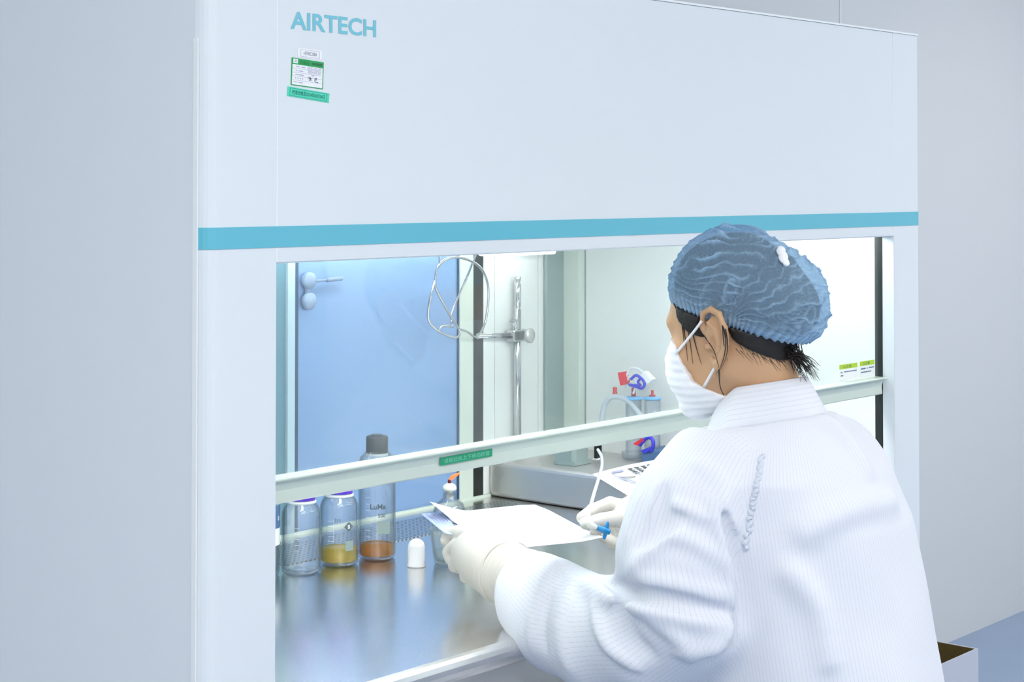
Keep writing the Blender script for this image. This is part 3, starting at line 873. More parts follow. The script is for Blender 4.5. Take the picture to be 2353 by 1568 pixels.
# printed sheet on the platform
A_ = at(1361, 1090, X=1.512); B_ = at(1545, 1052, X=1.74); D_ = at(1456, 1147, X=1.46)
nu, nv = 8, 6
V = []
for j in range(nv + 1):
    for i in range(nu + 1):
        u, v = i / nu, j / nv
        p = A_ + (B_ - A_) * u + (D_ - A_) * v
        V.append(p + np.array([0, 0, 0.004 * math.sin(math.pi * u) * (1 - v)]))
F = [(j * (nu + 1) + i, j * (nu + 1) + i + 1, (j + 1) * (nu + 1) + i + 1, (j + 1) * (nu + 1) + i) for j in range(nv) for i in range(nu)]
V2 = [p - np.array([0, 0, 0.0006]) for p in V]
sheet = mesh('printed_sheet', V + V2, F + [tuple(i + len(V) for i in f[::-1]) for f in F], 'paper', None, True)
tag(sheet, 'printed table sheet lying over the platform edge behind the sleeve', 'paper')
nn = np.cross(B_ - A_, D_ - A_); nn /= np.linalg.norm(nn)
if nn[2] < 0: nn = -nn
fr = (D_, B_ - A_, A_ - D_, nn)
segs = []
for i, u in enumerate((0.36, 0.44, 0.52, 0.60, 0.68, 0.76, 0.84)):
    for j in range(4):
        v0 = 0.86 - 0.06 * j
        segs.append(((u, v0), (u + 0.05, v0 - 0.02), 0.0026))
    segs.append(((u + 0.02, 0.62), (u + 0.05, 0.12), 0.0010))
dlines('print', fr, segs, 'ink_dark', sheet, 0.0052)
segs = [((0.16, 0.85), (0.30, 0.85), 0.004), ((0.14, 0.78), (0.17, 0.60), 0.002), ((0.17, 0.60), (0.30, 0.22), 0.0028), ((0.30, 0.22), (0.42, 0.10), 0.0022)]
for u in (0.34, 0.42, 0.50, 0.58, 0.66):
    segs.append(((u, 0.70), (u + 0.02, 0.3), 0.0006))
dlines('print', fr, segs, 'ink_lilac', sheet, 0.0052)

# ------------------------------------------------------------------ sheets held over the worktop
ZP = 0.862
P_bl = at(1120, 1266, Z=0.862); P_br = at(1388, 1240, Z=0.856); P_tr = at(1232, 1157, Z=0.868); P_tl = at(1035, 1178, Z=0.868)


def sheet_grid(fun, nu, nv, name, m, parent=None, th=0.0006):
    V = [fun(i / nu, j / nv) for j in range(nv + 1) for i in range(nu + 1)]
    F = [(j * (nu + 1) + i, j * (nu + 1) + i + 1, (j + 1) * (nu + 1) + i + 1, (j + 1) * (nu + 1) + i) for j in range(nv) for i in range(nu)]
    V2 = [p - np.array([0, 0, th]) for p in V]
    N = len(V)
    F2 = [tuple(i + N for i in f[::-1]) for f in F]
    bnd = [i for i in range(nu + 1)] + [(j) * (nu + 1) + nu for j in range(1, nv + 1)] + [nv * (nu + 1) + i for i in range(nu - 1, -1, -1)] + [j * (nu + 1) for j in range(nv - 1, 0, -1)]
    S = [(bnd[k], bnd[(k + 1) % len(bnd)], bnd[(k + 1) % len(bnd)] + N, bnd[k] + N) for k in range(len(bnd))]
    return fix_normals(mesh(name, V + V2, F + F2 + S, m, parent, True))


def top_sheet(u, v):
    p = (P_bl * (1 - u) + P_br * u) * (1 - v) + (P_tl * (1 - u) + P_tr * u) * v
    # the left edge curls up towards the far corner, the right corners are rounded off
    curl = max(0.0, (0.20 - u) / 0.20)
    tip = at(988, 1153, d=3.02)
    p = p + (tip - P_tl) * (curl ** 1.6) * max(0, (v - 0.35) / 0.65) ** 0.8
    cu, cv = max(0, u - 0.8) / 0.2, max(0, v - 0.8) / 0.2
    p = p - (P_tr - P_bl) * 0.03 * cu * cv
    cv2 = max(0, 0.25 - v) / 0.25
    p = p + np.array([0, 0, 0.006 * math.sin(math.pi * u) * math.sin(math.pi * v)]) + np.array([0, 0, 0.004 * cu * cv2])
    return p


tag(sheet_grid(top_sheet, 28, 20, 'white_sheet', 'paper'), 'large blank white sheet of paper held between both gloved hands', 'paper')
Q = [at(966, 1180, d=3.06), at(1022, 1178, d=3.06), at(1060, 1232, d=2.93), at(1022, 1226, d=2.93)]
us = sheet_grid(lambda u, v: (Q[0] * (1 - u) + Q[1] * u) * (1 - v) + (Q[3] * (1 - u) + Q[2] * u) * v, 6, 6, 'ruled_sheet', 'paper_blue')
tag(us, 'bluish ruled sheet sticking out under the curled corner of paper', 'paper')
nn = np.cross(Q[1] - Q[0], Q[3] - Q[0]); nn /= np.linalg.norm(nn)
if nn @ (CAM - Q[0]) < 0: nn = -nn
dlines('print', (Q[0], Q[1] - Q[0], Q[3] - Q[0], nn), [((0.2 + 0.13 * i, 0.06), (0.2 + 0.13 * i, 0.55), 0.0007) for i in range(6)], 'ink_lilac', us, 0.0012)

# ------------------------------------------------------------------ carton on the floor
bz = 0.35
cr = at(2248, 1491, Z=bz)
X1, Y0 = cr[0], cr[1]
X0, Y1 = X1 - 0.40, Y0 + 0.36
th = 0.005
e = empty('open_carton', ((X0 + X1) / 2, (Y0 + Y1) / 2, 0), 'open white carton with a brown inside on the floor behind the person', 'box')
box('front_wall', (X0, X1, Y0, Y0 + th, 0.0, bz), 'carton_white', e)
box('side_wall', (X1 - th, X1, Y0 + th, Y1 - th, 0.0, bz), 'carton_white', e)
box('side_wall', (X0, X0 + th, Y0 + th, Y1 - th, 0.0, bz), 'carton_white', e)
box('back_wall', (X0, X1, Y1 - th, Y1, 0.0, bz), 'carton_white', e)
box('bottom', (X0 + th, X1 - th, Y0 + th, Y1 - th, 0.0005, 0.006), 'carton_brown', e)
for nme, b in (('lining', (X1 - th - 0.002, X1 - th, Y0 + th + 0.002, Y1 - th - 0.002, 0.006, bz - 0.001)), ('lining', (X0 + th, X0 + th + 0.002, Y0 + th + 0.002, Y1 - th - 0.002, 0.006, bz - 0.001)),
               ('lining', (X0 + th, X1 - th, Y1 - th - 0.002, Y1 - th, 0.006, bz - 0.001)), ('lining', (X0 + th, X1 - th, Y0 + th, Y0 + th + 0.002, 0.006, bz - 0.001))):
    box(nme, b, 'carton_brown', e)


# ------------------------------------------------------------------ implicit surfaces for the person
def capsule(p, a, b, ra, rb=None):
    a = np.asarray(a, float); b = np.asarray(b, float)
    rb = ra if rb is None else rb
    ab = b - a
    t = np.clip(((p - a) @ ab) / (ab @ ab + 1e-12), 0, 1)
    return np.linalg.norm(p - a - t[:, None] * ab, axis=1) - (ra + (rb - ra) * t)


def ell(p, c, r, Rm=None):
    q = p - np.asarray(c, float)
    if Rm is not None: q = q @ Rm
    r = np.asarray(r, float)
    k0 = np.linalg.norm(q / r, axis=1); k1 = np.linalg.norm(q / (r * r), axis=1)
    return k0 * (k0 - 1) / (k1 + 1e-9)


def smin(a, b, k):
    h = np.clip(0.5 + 0.5 * (b - a) / k, 0, 1)
    return b + (a - b) * h - k * h * (1 - h)


def smax(a, b, k):
    return -smin(-a, -b, k)


def chain(p, pts, rad, k):
    d = None
    for i in range(len(pts) - 1):
        c = capsule(p, pts[i], pts[i + 1], rad[i], rad[i + 1])
        d = c if d is None else smin(d, c, k)
    return d


def nets(f, lo, hi, h, cf=4):
    """sparse surface nets of f < 0"""
    lo = np.asarray(lo, float); hi = np.asarray(hi, float)
    n = np.ceil((hi - lo) / (h * cf)).astype(int)
    g = np.stack(np.meshgrid(*[np.arange(k) for k in n], indexing='ij'), -1).reshape(-1, 3)
    d = f(lo + (g + 0.5) * h * cf)
    g = g[np.abs(d) < h * cf * 1.45]
    off = np.stack(np.meshgrid(*[np.arange(cf)] * 3, indexing='ij'), -1).reshape(-1, 3)
    cells = (g[:, None, :] * cf + off[None]).reshape(-1, 3)
    S = n * cf + 2
    key = lambda c: (c[:, 0] * S[1] + c[:, 1]) * S[2] + c[:, 2]
    co = np.array([(i, j, k) for i in (0, 1) for j in (0, 1) for k in (0, 1)])
    ck = np.stack([key(cells + o) for o in co], 1)
    uk, inv = np.unique(ck, return_inverse=True)
    pts = np.stack([uk // (S[1] * S[2]), (uk // S[2]) % S[1], uk % S[2]], 1)
    val = np.concatenate([f(lo + pts[i:i + 400000] * h) for i in range(0, len(pts), 400000)])
    cv = val[inv.reshape(ck.shape)]
    sg = cv < 0
    mix = sg.any(1) & ~sg.all(1)
    cells = cells[mix]; cv = cv[mix]; sg = sg[mix]
    acc = np.zeros((len(cells), 3)); cnt = np.zeros(len(cells))
    for a in range(8):
        for b in range(a + 1, 8):
            if np.abs(co[a] - co[b]).sum() != 1: continue
            m = sg[:, a] != sg[:, b]
            t = cv[:, a] / (cv[:, a] - cv[:, b] + 1e-12)
            acc[m] += (co[a] + (co[b] - co[a]) * t[:, None])[m]; cnt[m] += 1
    V = lo + (cells + acc / cnt[:, None]) * h
    k = key(cells); order = np.argsort(k); ks = k[order]

    def find(c):
        kk = key(c); i = np.clip(np.searchsorted(ks, kk), 0, len(ks) - 1)
        return np.where(ks[i] == kk, order[i], -1)
    F = []
    for ax in range(3):
        o1 = [0, 0, 0]; o1[ax] = 1
        e = [i for i in range(8) if (co[i] == o1).all()][0]
        m = sg[:, 0] != sg[:, e]
        c = cells[m]; b, d_ = (ax + 1) % 3, (ax + 2) % 3
        eb = np.zeros(3, int); eb[b] = 1; ed = np.zeros(3, int); ed[d_] = 1
        q = np.stack([find(c), find(c - eb), find(c - eb - ed), find(c - ed)], 1)
        fl = sg[m][:, 0]
        q[~fl] = q[~fl][:, ::-1]
        F.append(q[(q >= 0).all(1)])
    return V, np.concatenate(F)


def laplace(V, F, it=1, lam=0.5):
    for _ in range(it):
        acc = np.zeros_like(V); cnt = np.zeros(len(V))
        for a in range(4):
            np.add.at(acc, F[:, a], V[F[:, (a + 1) % 4]]); np.add.at(cnt, F[:, a], 1)
            np.add.at(acc, F[:, a], V[F[:, (a - 1) % 4]]); np.add.at(cnt, F[:, a], 1)
        V = V + lam * (acc / np.maximum(cnt, 1)[:, None] - V)
    return V


def hits(xy, f, d0=2.3, d1=3.4):
    xy = np.asarray(xy, float)
    r = FW + np.outer((xy[:, 0] - IW / 2) / FPX, _r) - np.outer((xy[:, 1] - PPY) / FPX, UP)
    d = np.full(len(xy), d0)
    live = np.ones(len(xy), bool)
    for _ in range(90):
        i = np.nonzero(live)[0]
        if not len(i): break
        s = f(CAM + r[i] * d[i, None])
        d[i] += np.maximum(s * 0.75, 0.0002)
        live[i] = (s > 0.0005) & (d[i] < d1)
    return [None if d[i] >= d1 else CAM + r[i] * d[i] for i in range(len(xy))]


def hit(x, y, f):
    return hits([(x, y)], f)[0]


PER = empty('person', (0.88, -0.40, 0), 'seated person in a white striped coat, blue hair cap, face mask and gloves', 'person')

# --- head frame
Hc = np.array([0.810, -0.277, 1.252])
yw, pt = math.radians(4), math.radians(-9)
hf = np.array([-math.sin(yw) * math.cos(pt), math.cos(yw) * math.cos(pt), math.sin(pt)])
hr = np.array([math.cos(yw), math.sin(yw), 0.0])
hu = np.cross(hr, hf)
RH = np.stack([hr, hf, hu], 1)
loc = lambda p: (p - Hc) @ RH
wld = lambda q: Hc + np.asarray(q, float) @ RH.T
C7 = np.array([0.834, -0.322, 1.13])

# limbs (joint positions)
SL, SR = np.array([0.700, -0.305, 1.060]), np.array([0.982, -0.335, 1.046])
EL, WL = at(1478, 1430, d=2.565), at(1196, 1312, d=2.79)
ER, WR = np.array([1.105, -0.110, 0.870]), at(1478, 1192, d=3.085)
HIPL, HIPR = np.array([0.79, -0.40, 0.60]), np.array([0.97, -0.40, 0.60])
KNL, KNR = np.array([0.74, 0.02, 0.58]), np.array([0.98, 0.02, 0.58])
ANL, ANR = np.array([0.74, 0.00, 0.12]), np.array([0.98, 0.00, 0.12])


def ear_sdf(q, s):
    """q local points, s = -1 left ear, +1 right ear"""
    K = 1.16
    def pt_(lat, y, z): return np.array([s * (0.0705 + lat), -0.006 + y * K, -0.010 + z * K])
    hel = [pt_(.004, .013, .006), pt_(.008, .016, .022), pt_(.013, .008, .037), pt_(.018, -.006, .041), pt_(.022, -.019, .033), pt_(.024, -.025, .015), pt_(.021, -.022, -.004), pt_(.016, -.014, -.019), pt_(.012, -.003, -.030)]
    d = chain(q, hel, [.0035, .0042, .0046, .0048, .0052, .0052, .005, .0052, .0075], 0.003)
    d = smin(d, capsule(q, pt_(.010, .000, -.030), pt_(.007, .008, -.020), .0068, .004), 0.004)
    disc = ell(q, pt_(.010, -.007, .008), (.0075, .0185, .031))
    disc = smin(disc, capsule(q, pt_(.002, .0, .012), pt_(.008, -.010, .006), .013, .010), 0.008)
    d = smin(d, disc, 0.005)
    d = smax(d, -ell(q, pt_(.022, .000, -.002), (.013, .0085, .0125)), 0.004)
    d = smax(d, -ell(q, pt_(.024, -.008, .026), (.009, .0075, .0075)), 0.004)
    d = smin(d, chain(q, [pt_(.017, .003, .026), pt_(.019, -.010, .014), pt_(.018, -.011, -.004), pt_(.013, -.003, -.017)], [.0028, .0034, .0034, .003], .003), 0.003)
    d = smin(d, capsule(q, pt_(.008, .013, -.004), pt_(.011, .010, -.008), .0042, .0035), 0.004)
    return d


def ear_all(q):
    d = np.full(len(q), 0.03)
    for s in (-1, 1):
        m = (np.abs(q[:, 0] - s * .082) < .03) & (np.abs(q[:, 1] + .01) < .05) & (np.abs(q[:, 2]) < .07)
        if m.any(): d[m] = np.minimum(ear_sdf(q[m], s), 0.03)
    return d


def head_sdf(p, ears=True):
    q = loc(p)
    d = ell(q, (0, -.008, .048), (.0745, .096, .086))
    d = smin(d, ell(q, (0, .033, .018), (.066, .064, .078)), .03)
    d = smin(d, ell(q, (0, .040, -.045), (.055, .055, .068)), .03)
    for s in (-1, 1):
        d = smin(d, capsule(q, (s * .052, .002, -.050), (s * .012, .082, -.098), .017, .016), .02)
        d = smin(d, ell(q, (s * .041, .066, -.026), (.024, .022, .024)), .02)
        d = smax(d, -ell(q, (s * .031, .104, .010), (.017, .014, .010)), .012)
        d = smin(d, ell(q, (s * .031, .081, .008), (.0125, .0125, .0115)), .004)
    d = smin(d, capsule(q, (-.040, .083, .026), (.040, .083, .026), .010, .010), .016)
    d = smin(d, capsule(q, (0, .094, .014), (0, .114, -.030), .008, .012), .012)
    for s in (-1, 1): d = smin(d, ell(q, (s * .010, .108, -.034), (.008, .009, .007)), .006)
    d = smin(d, ell(q, (0, .086, -.099), (.022, .018, .018)), .02)
    d = smin(d, capsule(q, (-.016, .100, -.066), (.016, .100, -.066), .006), .008)
    d = smin(d, capsule(p, wld((0, -.030, -.030)), C7, .050, .054), .035)
    if ears: d = smin(d, ear_all(q), .004)
    return d


def torso_c(z):
    zs = [0.42, 0.50, 0.73, 0.84, 0.97, 1.05, 1.10, 1.14, 1.20]
    return (np.interp(z, zs, [.888, .886, .882, .877, .866, .856, .848, .840, .832]), np.interp(z, zs, [-.40, -.395, -.372, -.360, -.350, -.342, -.338, -.335, -.325]),
            np.interp(z, zs, [.21, .215, .200, .200, .198, .180, .130, .078, .05]), np.interp(z, zs, [.19, .19, .165, .155, .145, .125, .095, .072, .05]))


def torso_sdf(p, grow=0.0):
    cx, cy, a, b = torso_c(p[:, 2])
    a = a + grow; b = b + grow
    x = p[:, 0] - cx; y = p[:, 1] - cy
    q = (np.abs(x / a) ** 2.3 + np.abs(y / b) ** 2.3) ** (1 / 2.3)
    d = (q - 1) * np.minimum(a, b) * 0.9
    d = np.maximum(d, p[:, 2] - 1.165)
    return smax(d, 0.50 - p[:, 2], 0.03)


def body_sdf(p):
    d = np.full(len(p), 9.0)
    m = p[:, 2] > 1.02
    if m.any(): d[m] = head_sdf(p[m])
    m = p[:, 2] < 1.17
    r = np.full(len(p), 9.0)
    if m.any():
        s = p[m]
        t = torso_sdf(s, -0.055)
        t = smin(t, capsule(s, C7 - [0, 0, .06], SL - [0, 0, .02], .04, .035), .03)
        t = smin(t, capsule(s, C7 - [0, 0, .06], SR - [0, 0, .02], .04, .035), .03)
        for (a, b, c) in ((SL, EL, WL), (SR, ER, WR)):
            t = smin(t, capsule(s, a, b, .046, .038), .03)
            t = smin(t, capsule(s, b, c, .037, .026), .012)
        for (a, b, c) in ((HIPL, KNL, ANL), (HIPR, KNR, ANR)):
            t = smin(t, capsule(s, a, b, .078, .055), .04)
            t = smin(t, capsule(s, b, c, .052, .036), .015)
            t = smin(t, capsule(s, c + [0, -.02, -.085], c + [0, .13, -.092], .030, .026), .03)
        r[m] = t
    return smin(d, r, .03)


V, F = nets(body_sdf, (0.52, -0.62, 0.0), (1.27, 0.22, 1.42), 0.0034, 6)
V = laplace(V, F, 2, 0.35)
mesh('body', V, F, 'skin', PER, True)

# --- hair
def cap_base(q):
    d = ell(q, (0, -.004, .062), (.088, .100, .098))
    d = smin(d, ell(q, (.004, -.094, .032), (.070, .055, .066)), .05)
    return d


def hair_sdf(p):
    q = loc(p)
    y, z, x = q[:, 1], q[:, 2], q[:, 0]
    d = head_sdf(p, False) - 0.0045 - 0.010 * np.clip((z - .035 - .46 * y) / .04, 0, 1)
    line = np.interp(y, [-.14, -.10, -.075, -.045, -.030, -.020, .004, .012, .040, .056, .066], [-.058, -.058, -.048, -.026, -.014, .008, .006, -.004, .006, .026, .052])
    d = np.maximum(d, (line - z) * 0.8)
    d = np.maximum(d, (y - .060 - .3 * np.maximum(z - .05, 0)) * 0.8)
    d = np.maximum(d, -(ear_all(q) - 0.004))
    bun = ell(q, (.004, -.092, .026), (.054, .042, .047))
    d = smin(d, bun, .02)
    return np.where(z > .022 + .46 * y, np.maximum(d, cap_base(q) + .0075), d)


V, F = nets(hair_sdf, Hc - [.13, .22, .12], Hc + [.13, .14, .16], 0.0028, 4)
V = laplace(V, F, 1, 0.4)
hair = mesh('hair', V, F, 'hair', PER, True)


def onskin(S_, lift):
    out = []
    for (x, y), h in zip(S_, hits(S_, head_sdf)):
        if h is None: h = at(x, y, d=2.58)
        v = CAM - h
        out.append(h + v / np.linalg.norm(v) * lift)
    return out


st = []
for S_ in ([(1603, 752), (1622, 778), (1640, 806), (1650, 838), (1655, 866)], [(1662, 752), (1668, 785), (1664, 818), (1655, 845), (1644, 862)], [(1667, 756), (1672, 790), (1668, 822), (1655, 850)],
           [(1570, 745), (1576, 790), (1580, 830)], [(1563, 720), (1570, 770), (1572, 800)], [(1652, 850), (1655, 890), (1672, 925)], [(1590, 760), (1600, 800), (1612, 838)], [(1577, 740), (1586, 790), (1592, 836)],
           [(1556, 706), (1566, 740), (1572, 766)], [(1660, 748), (1663, 790), (1672, 830)], [(1545, 690), (1556, 716), (1570, 742)], [(1548, 690), (1562, 726), (1578, 750)]):
    st.append(onskin(S_, 0.0016))
tubes('strand', st, 0.0010, 'hair', hair, 5, 5, True)
tf = []
base = wld((0.0, -.115, -.035))
for i in range(70):
    a0 = at(1815 + rng.uniform(-30, 30), 800 + rng.uniform(-14, 22), d=2.585 + rng.uniform(-.02, .02))
    dx, dy = rng.uniform(8, 58), rng.uniform(30, 75)
    a1 = at(1815 + dx * 0.7 + rng.uniform(-8, 8), 800 + dy * 0.55, d=2.58 + rng.uniform(-.02, .02))
    a2 = at(1822 + dx * 1.1 + rng.uniform(-8, 8), 805 + dy, d=2.575 + rng.uniform(-.02, .02))
    tf.append([a0, a1, a2])
tubes('strand', tf, 0.0009, 'hair', hair, 4, 5, True)
nape = []
xs = rng.uniform(1690, 1815, 90)
ys = 770 + (xs - 1690) * 0.30 + rng.uniform(0, 35, 90)
hA = hits(np.stack([xs, ys], 1), head_sdf)
hB = hits(np.stack([xs + rng.uniform(8, 30, 90), ys + rng.uniform(12, 30, 90)], 1), head_sdf)
for p0, p1 in zip(hA, hB):
    if p0 is None or p1 is None: continue
    vv = (CAM - p0) / np.linalg.norm(CAM - p0)
    nape.append([p0 + vv * .0008, (p0 + p1) / 2 + vv * .0016, p1 + vv * .0006])
tubes('strand', nape[:55], 0.0004, 'hair', hair, 4, 3, True)

# --- bouffant cap
capC = np.array([0, -.030, .060])


hemf = lambda y: .026 + .46 * y
NP, NT = 420, 190
ph = np.linspace(0, 2 * np.pi, NP, endpoint=False)
nh = np.array([0, -.42, 1.0]); nh /= np.linalg.norm(nh)
e1 = np.array([1.0, 0, 0]); e2 = np.cross(nh, e1)


def march(D):
    t = np.full(len(D), 0.03)
    for _ in range(60):
        t += cap_base(capC + D * t[:, None]) * -1 * -1 * 0 + 0
        s = -cap_base(capC + D * t[:, None])
        t += np.clip(s, -0.02, 0.02) * 0.8
    return t


rows = []
thm = np.linspace(0, 2.3, 120)
TH, PHm = np.meshgrid(thm, ph, indexing='ij')
D = (np.cos(TH)[..., None] * nh + np.sin(TH)[..., None] * (np.cos(PHm)[..., None] * e1 + np.sin(PHm)[..., None] * e2))
rad = march(D.reshape(-1, 3)).reshape(TH.shape)
Ps = capC + D * rad[..., None]
below = Ps[..., 2] < hemf(Ps[..., 1])
first = np.argmax(below, axis=0)
thmax = thm[np.clip(first, 1, None)]
ker = np.ones(9) / 9
thmax = np.convolve(np.concatenate([thmax[-4:], thmax, thmax[:4]]), ker, 'valid')
tt = np.linspace(0, 1, NT)
TH = tt[:, None] * thmax[None, :]
PHm = np.broadcast_to(ph, TH.shape)
D = (np.cos(TH)[..., None] * nh + np.sin(TH)[..., None] * (np.cos(PHm)[..., None] * e1 + np.sin(PHm)[..., None] * e2))
rad = np.array([np.interp(TH[:, j], thm, 0 * thm) for j in range(NP)]).T * 0 + march(D.reshape(-1, 3)).reshape(TH.shape)
Ps = (capC + D * rad[..., None]).reshape(-1, 3)
Nn = D.reshape(-1, 3).copy()


def vnoise(p, sc_, seed, n=9):
    r = np.random.default_rng(seed)
    o = np.zeros(len(p))
    for i in range(n):
        k = r.normal(size=3); k /= np.linalg.norm(k)
        o += np.sin(p @ k * sc_ * r.uniform(0.6, 1.6) + r.uniform(0, 6.28))
    return o / math.sqrt(n)


def ridge(s, sharp=3.0):
    return (1 - np.abs(np.sin(np.pi * s))) ** sharp


x, y, z = Ps.T
wx = vnoise(Ps, 55, 1) * .0060 + vnoise(Ps, 140, 2) * .0034 + vnoise(Ps, 330, 41) * .0012
# gathers running front to back over the crown
s1_ = (z - .25 * y + wx + .5 * np.abs(x) * 0) / .0135
r1 = ridge(s1_, 2.4) * np.clip(0.62 + 0.45 * vnoise(Ps, 90, 3), 0.05, 1.3)
s3_ = (y * .8 + .5 * z + wx * 1.4) / .030
r3 = ridge(s3_, 5.0) * np.clip(vnoise(Ps, 60, 6), 0, 1) * 0.7
# folds fanning out from the pinch above and behind the ear
for sx_ in (-1,):
    pcx = np.array([sx_ * .08, -.030, .020])
    ang_ = np.arctan2(z - pcx[2], -(y - pcx[1]))
    dist = np.linalg.norm(Ps - pcx, axis=1)
    s2_ = (ang_ + vnoise(Ps, 35, 4) * .10 + vnoise(Ps, 150, 9) * .05 + vnoise(Ps, 330, 42) * .02) / (.20)
    r2 = ridge(s2_, 2.4) * np.clip(dist / .02, 0, 1) * np.clip(0.75 + 0.45 * vnoise(Ps, 80, 43), 0.1, 1.3)
    r2 = np.maximum(r2, 0.55 * ridge((ang_ + vnoise(Ps, 60, 44) * .16) / .085, 2.0) * np.clip(vnoise(Ps, 70, 45), 0, 1))
mk = np.clip(((-y - .030) - (z - .035) * 0.75) / .02, 0, 1)
fine = ridge((z + .35 * y + vnoise(Ps, 90, 12) * .004) / .0065, 2.0)
rd = np.clip(np.clip(r1, 0, 1.4) * (1 - mk) + r2 * mk, 0, 1.4)
rd = np.maximum(rd, r3 * (1 - mk))
tn = np.repeat(tt, NP)
hemz = np.clip((tn - .86) / .14, 0, 1)
phl = np.tile(ph, NT)
ruff = 0.5 + 0.5 * np.sin(phl * 62 + 2.0 * np.sin(phl * 7))
rd = rd * (1 - hemz) + hemz * (0.35 + 0.65 * ruff)
amp = .0044 * np.clip(tn / .12, 0.3, 1)
rd = rd + (1 - hemz) * 0.22 * np.clip(ridge((wx * 2 + y - z * .4) / .011, 1.5) * vnoise(Ps, 120, 46), -0.5, 1)
disp = rd * amp + vnoise(Ps, 25, 5) * .0018 + vnoise(Ps, 260, 47) * .0004 - hemz ** 2 * .005 + fine * .0006
Vc = Ps + Nn * disp[:, None]
# hem turned inwards
hb = Vc[-NP:]
hcen = np.array([0, hb[:, 1].mean(), hb[:, 2].mean()])
r2a = hb + (hcen - hb) * 0.035 - np.outer(np.ones(NP), nh) * (.0035 + .002 * ruff[:NP, None])
r2b = hb + (hcen - hb) * 0.09 + np.outer(np.ones(NP), nh) * .006
Vc = np.concatenate([Vc, r2a, r2b])
rdc = np.concatenate([rd, 0.8 * np.ones(NP), 0.5 * np.ones(NP)])
F = []
NR = NT + 2
ii, jj = np.meshgrid(np.arange(NR - 1), np.arange(NP), indexing='ij')
j2 = (jj + 1) % NP
F = np.stack([ii * NP + jj, (ii + 1) * NP + jj, (ii + 1) * NP + j2, ii * NP + j2], -1).reshape(-1, 4)
mc = bpy.data.materials.new('cap_fleece')
mc.use_nodes = True
nt = mc.node_tree
nt.nodes.remove(nt.nodes['Principled BSDF'])
atn = nt.nodes.new('ShaderNodeAttribute'); atn.attribute_name = 'gather'
ns = nt.nodes.new('ShaderNodeTexNoise'); ns.inputs['Scale'].default_value = 420; ns.inputs['Detail'].default_value = 3
tcn = nt.nodes.new('ShaderNodeTexCoord')
nt.links.new(tcn.outputs['Object'], ns.inputs['Vector'])
ad = nt.nodes.new('ShaderNodeMath'); ad.operation = 'MULTIPLY_ADD'; ad.inputs[1].default_value = 0.8; ad.inputs[2].default_value = -0.40
nt.links.new(ns.outputs['Fac'], ad.inputs[0])
sm_ = nt.nodes.new('ShaderNodeMath'); sm_.operation = 'ADD'
nt.links.new(ad.outputs[0], sm_.inputs[0]); nt.links.new(atn.outputs['Fac'], sm_.inputs[1])
opq = nt.nodes.new('ShaderNodeMapRange'); opq.inputs['To Min'].default_value = 0.40; opq.inputs['To Max'].default_value = 0.97
nt.links.new(sm_.outputs[0], opq.inputs['Value'])
df = nt.nodes.new('ShaderNodeBsdfDiffuse'); df.inputs['Color'].default_value = lin((174, 208, 237))
tl = nt.nodes.new('ShaderNodeBsdfTranslucent'); tl.inputs['Color'].default_value = lin((174, 208, 237))
m1 = nt.nodes.new('ShaderNodeMixShader'); m1.inputs[0].default_value = 0.25
nt.links.new(df.outputs[0], m1.inputs[1]); nt.links.new(tl.outputs[0], m1.inputs[2])
tr = nt.nodes.new('ShaderNodeBsdfTransparent'); tr.inputs['Color'].default_value = lin((205, 222, 240))
m2 = nt.nodes.new('ShaderNodeMixShader')
nt.links.new(opq.outputs[0], m2.inputs[0]); nt.links.new(tr.outputs[0], m2.inputs[1]); nt.links.new(m1.outputs[0], m2.inputs[2])
nt.links.new(m2.outputs[0], nt.nodes['Material Output'].inputs['Surface'])
cap = mesh('bouffant_cap', wld(Vc), F, mc, PER, True)
al = cap.data.attributes.new('gather', 'FLOAT', 'POINT')
al.data.foreach_set('value', np.clip(rdc, 0, 1).astype(np.float32))
cap_sdf = lambda p: cap_base(loc(p)) - .004
tagp = []
for i in range(9):
    u = i / 8
    px_, py_ = 1792 + 14 * u + 2 * math.sin(i * 2.1), 568 + 42 * u
    h = hit(px_, py_, cap_sdf)
    tagp.append(h)
tube('cap_tag', tagp, [.004, .0065, .0068, .0072, .0070, .0070, .0065, .006, .003], 'mask', cap, 10, sm=3, flat=0.6)

# --- face mask
def mask_sdf(p):
    q = loc(p)
    x, y, z = q.T
    d = ell(q, (0, .050, -.050), (.0655, .074, .063))
    d = smin(d, head_sdf(p, False) - .0035, .010)
    yb = np.where(z > -.065, .068 + (z + .013) * .30, .052 + (z + .065) * 1.55)
    d = smax(d, (yb - y), .001)
    d = smax(d, z - (-.012 + (y - .062) * .50), .001)
    d = smax(d, (-.128 - z), .004)
    fold = np.sin((z + .3 * np.abs(x)) / .014 * 2 * np.pi) * .0006
    return d - fold


V, F = nets(mask_sdf, Hc - [.11, .08, .17], Hc + [.11, .17, .06], 0.0024, 4)
V = laplace(V, F, 1, 0.3)
msk = mesh('face_mask', V, F, 'mask', PER, True)
for s in (-1, 1):
    lp = [wld((s * .0865, .006, .022)), wld((s * .083, .024, .008)), wld((s * .071, .066, -.020))]
    tube('ear_loop', lp, 0.0021, 'white_plastic', msk, 8, sm=4)
    lp = [wld((s * .088, -.018, -.034)), wld((s * .082, -.002, -.048)), wld((s * .066, .030, -.074))]
    tube('ear_loop', lp, 0.0021, 'white_plastic', msk, 8, sm=4)

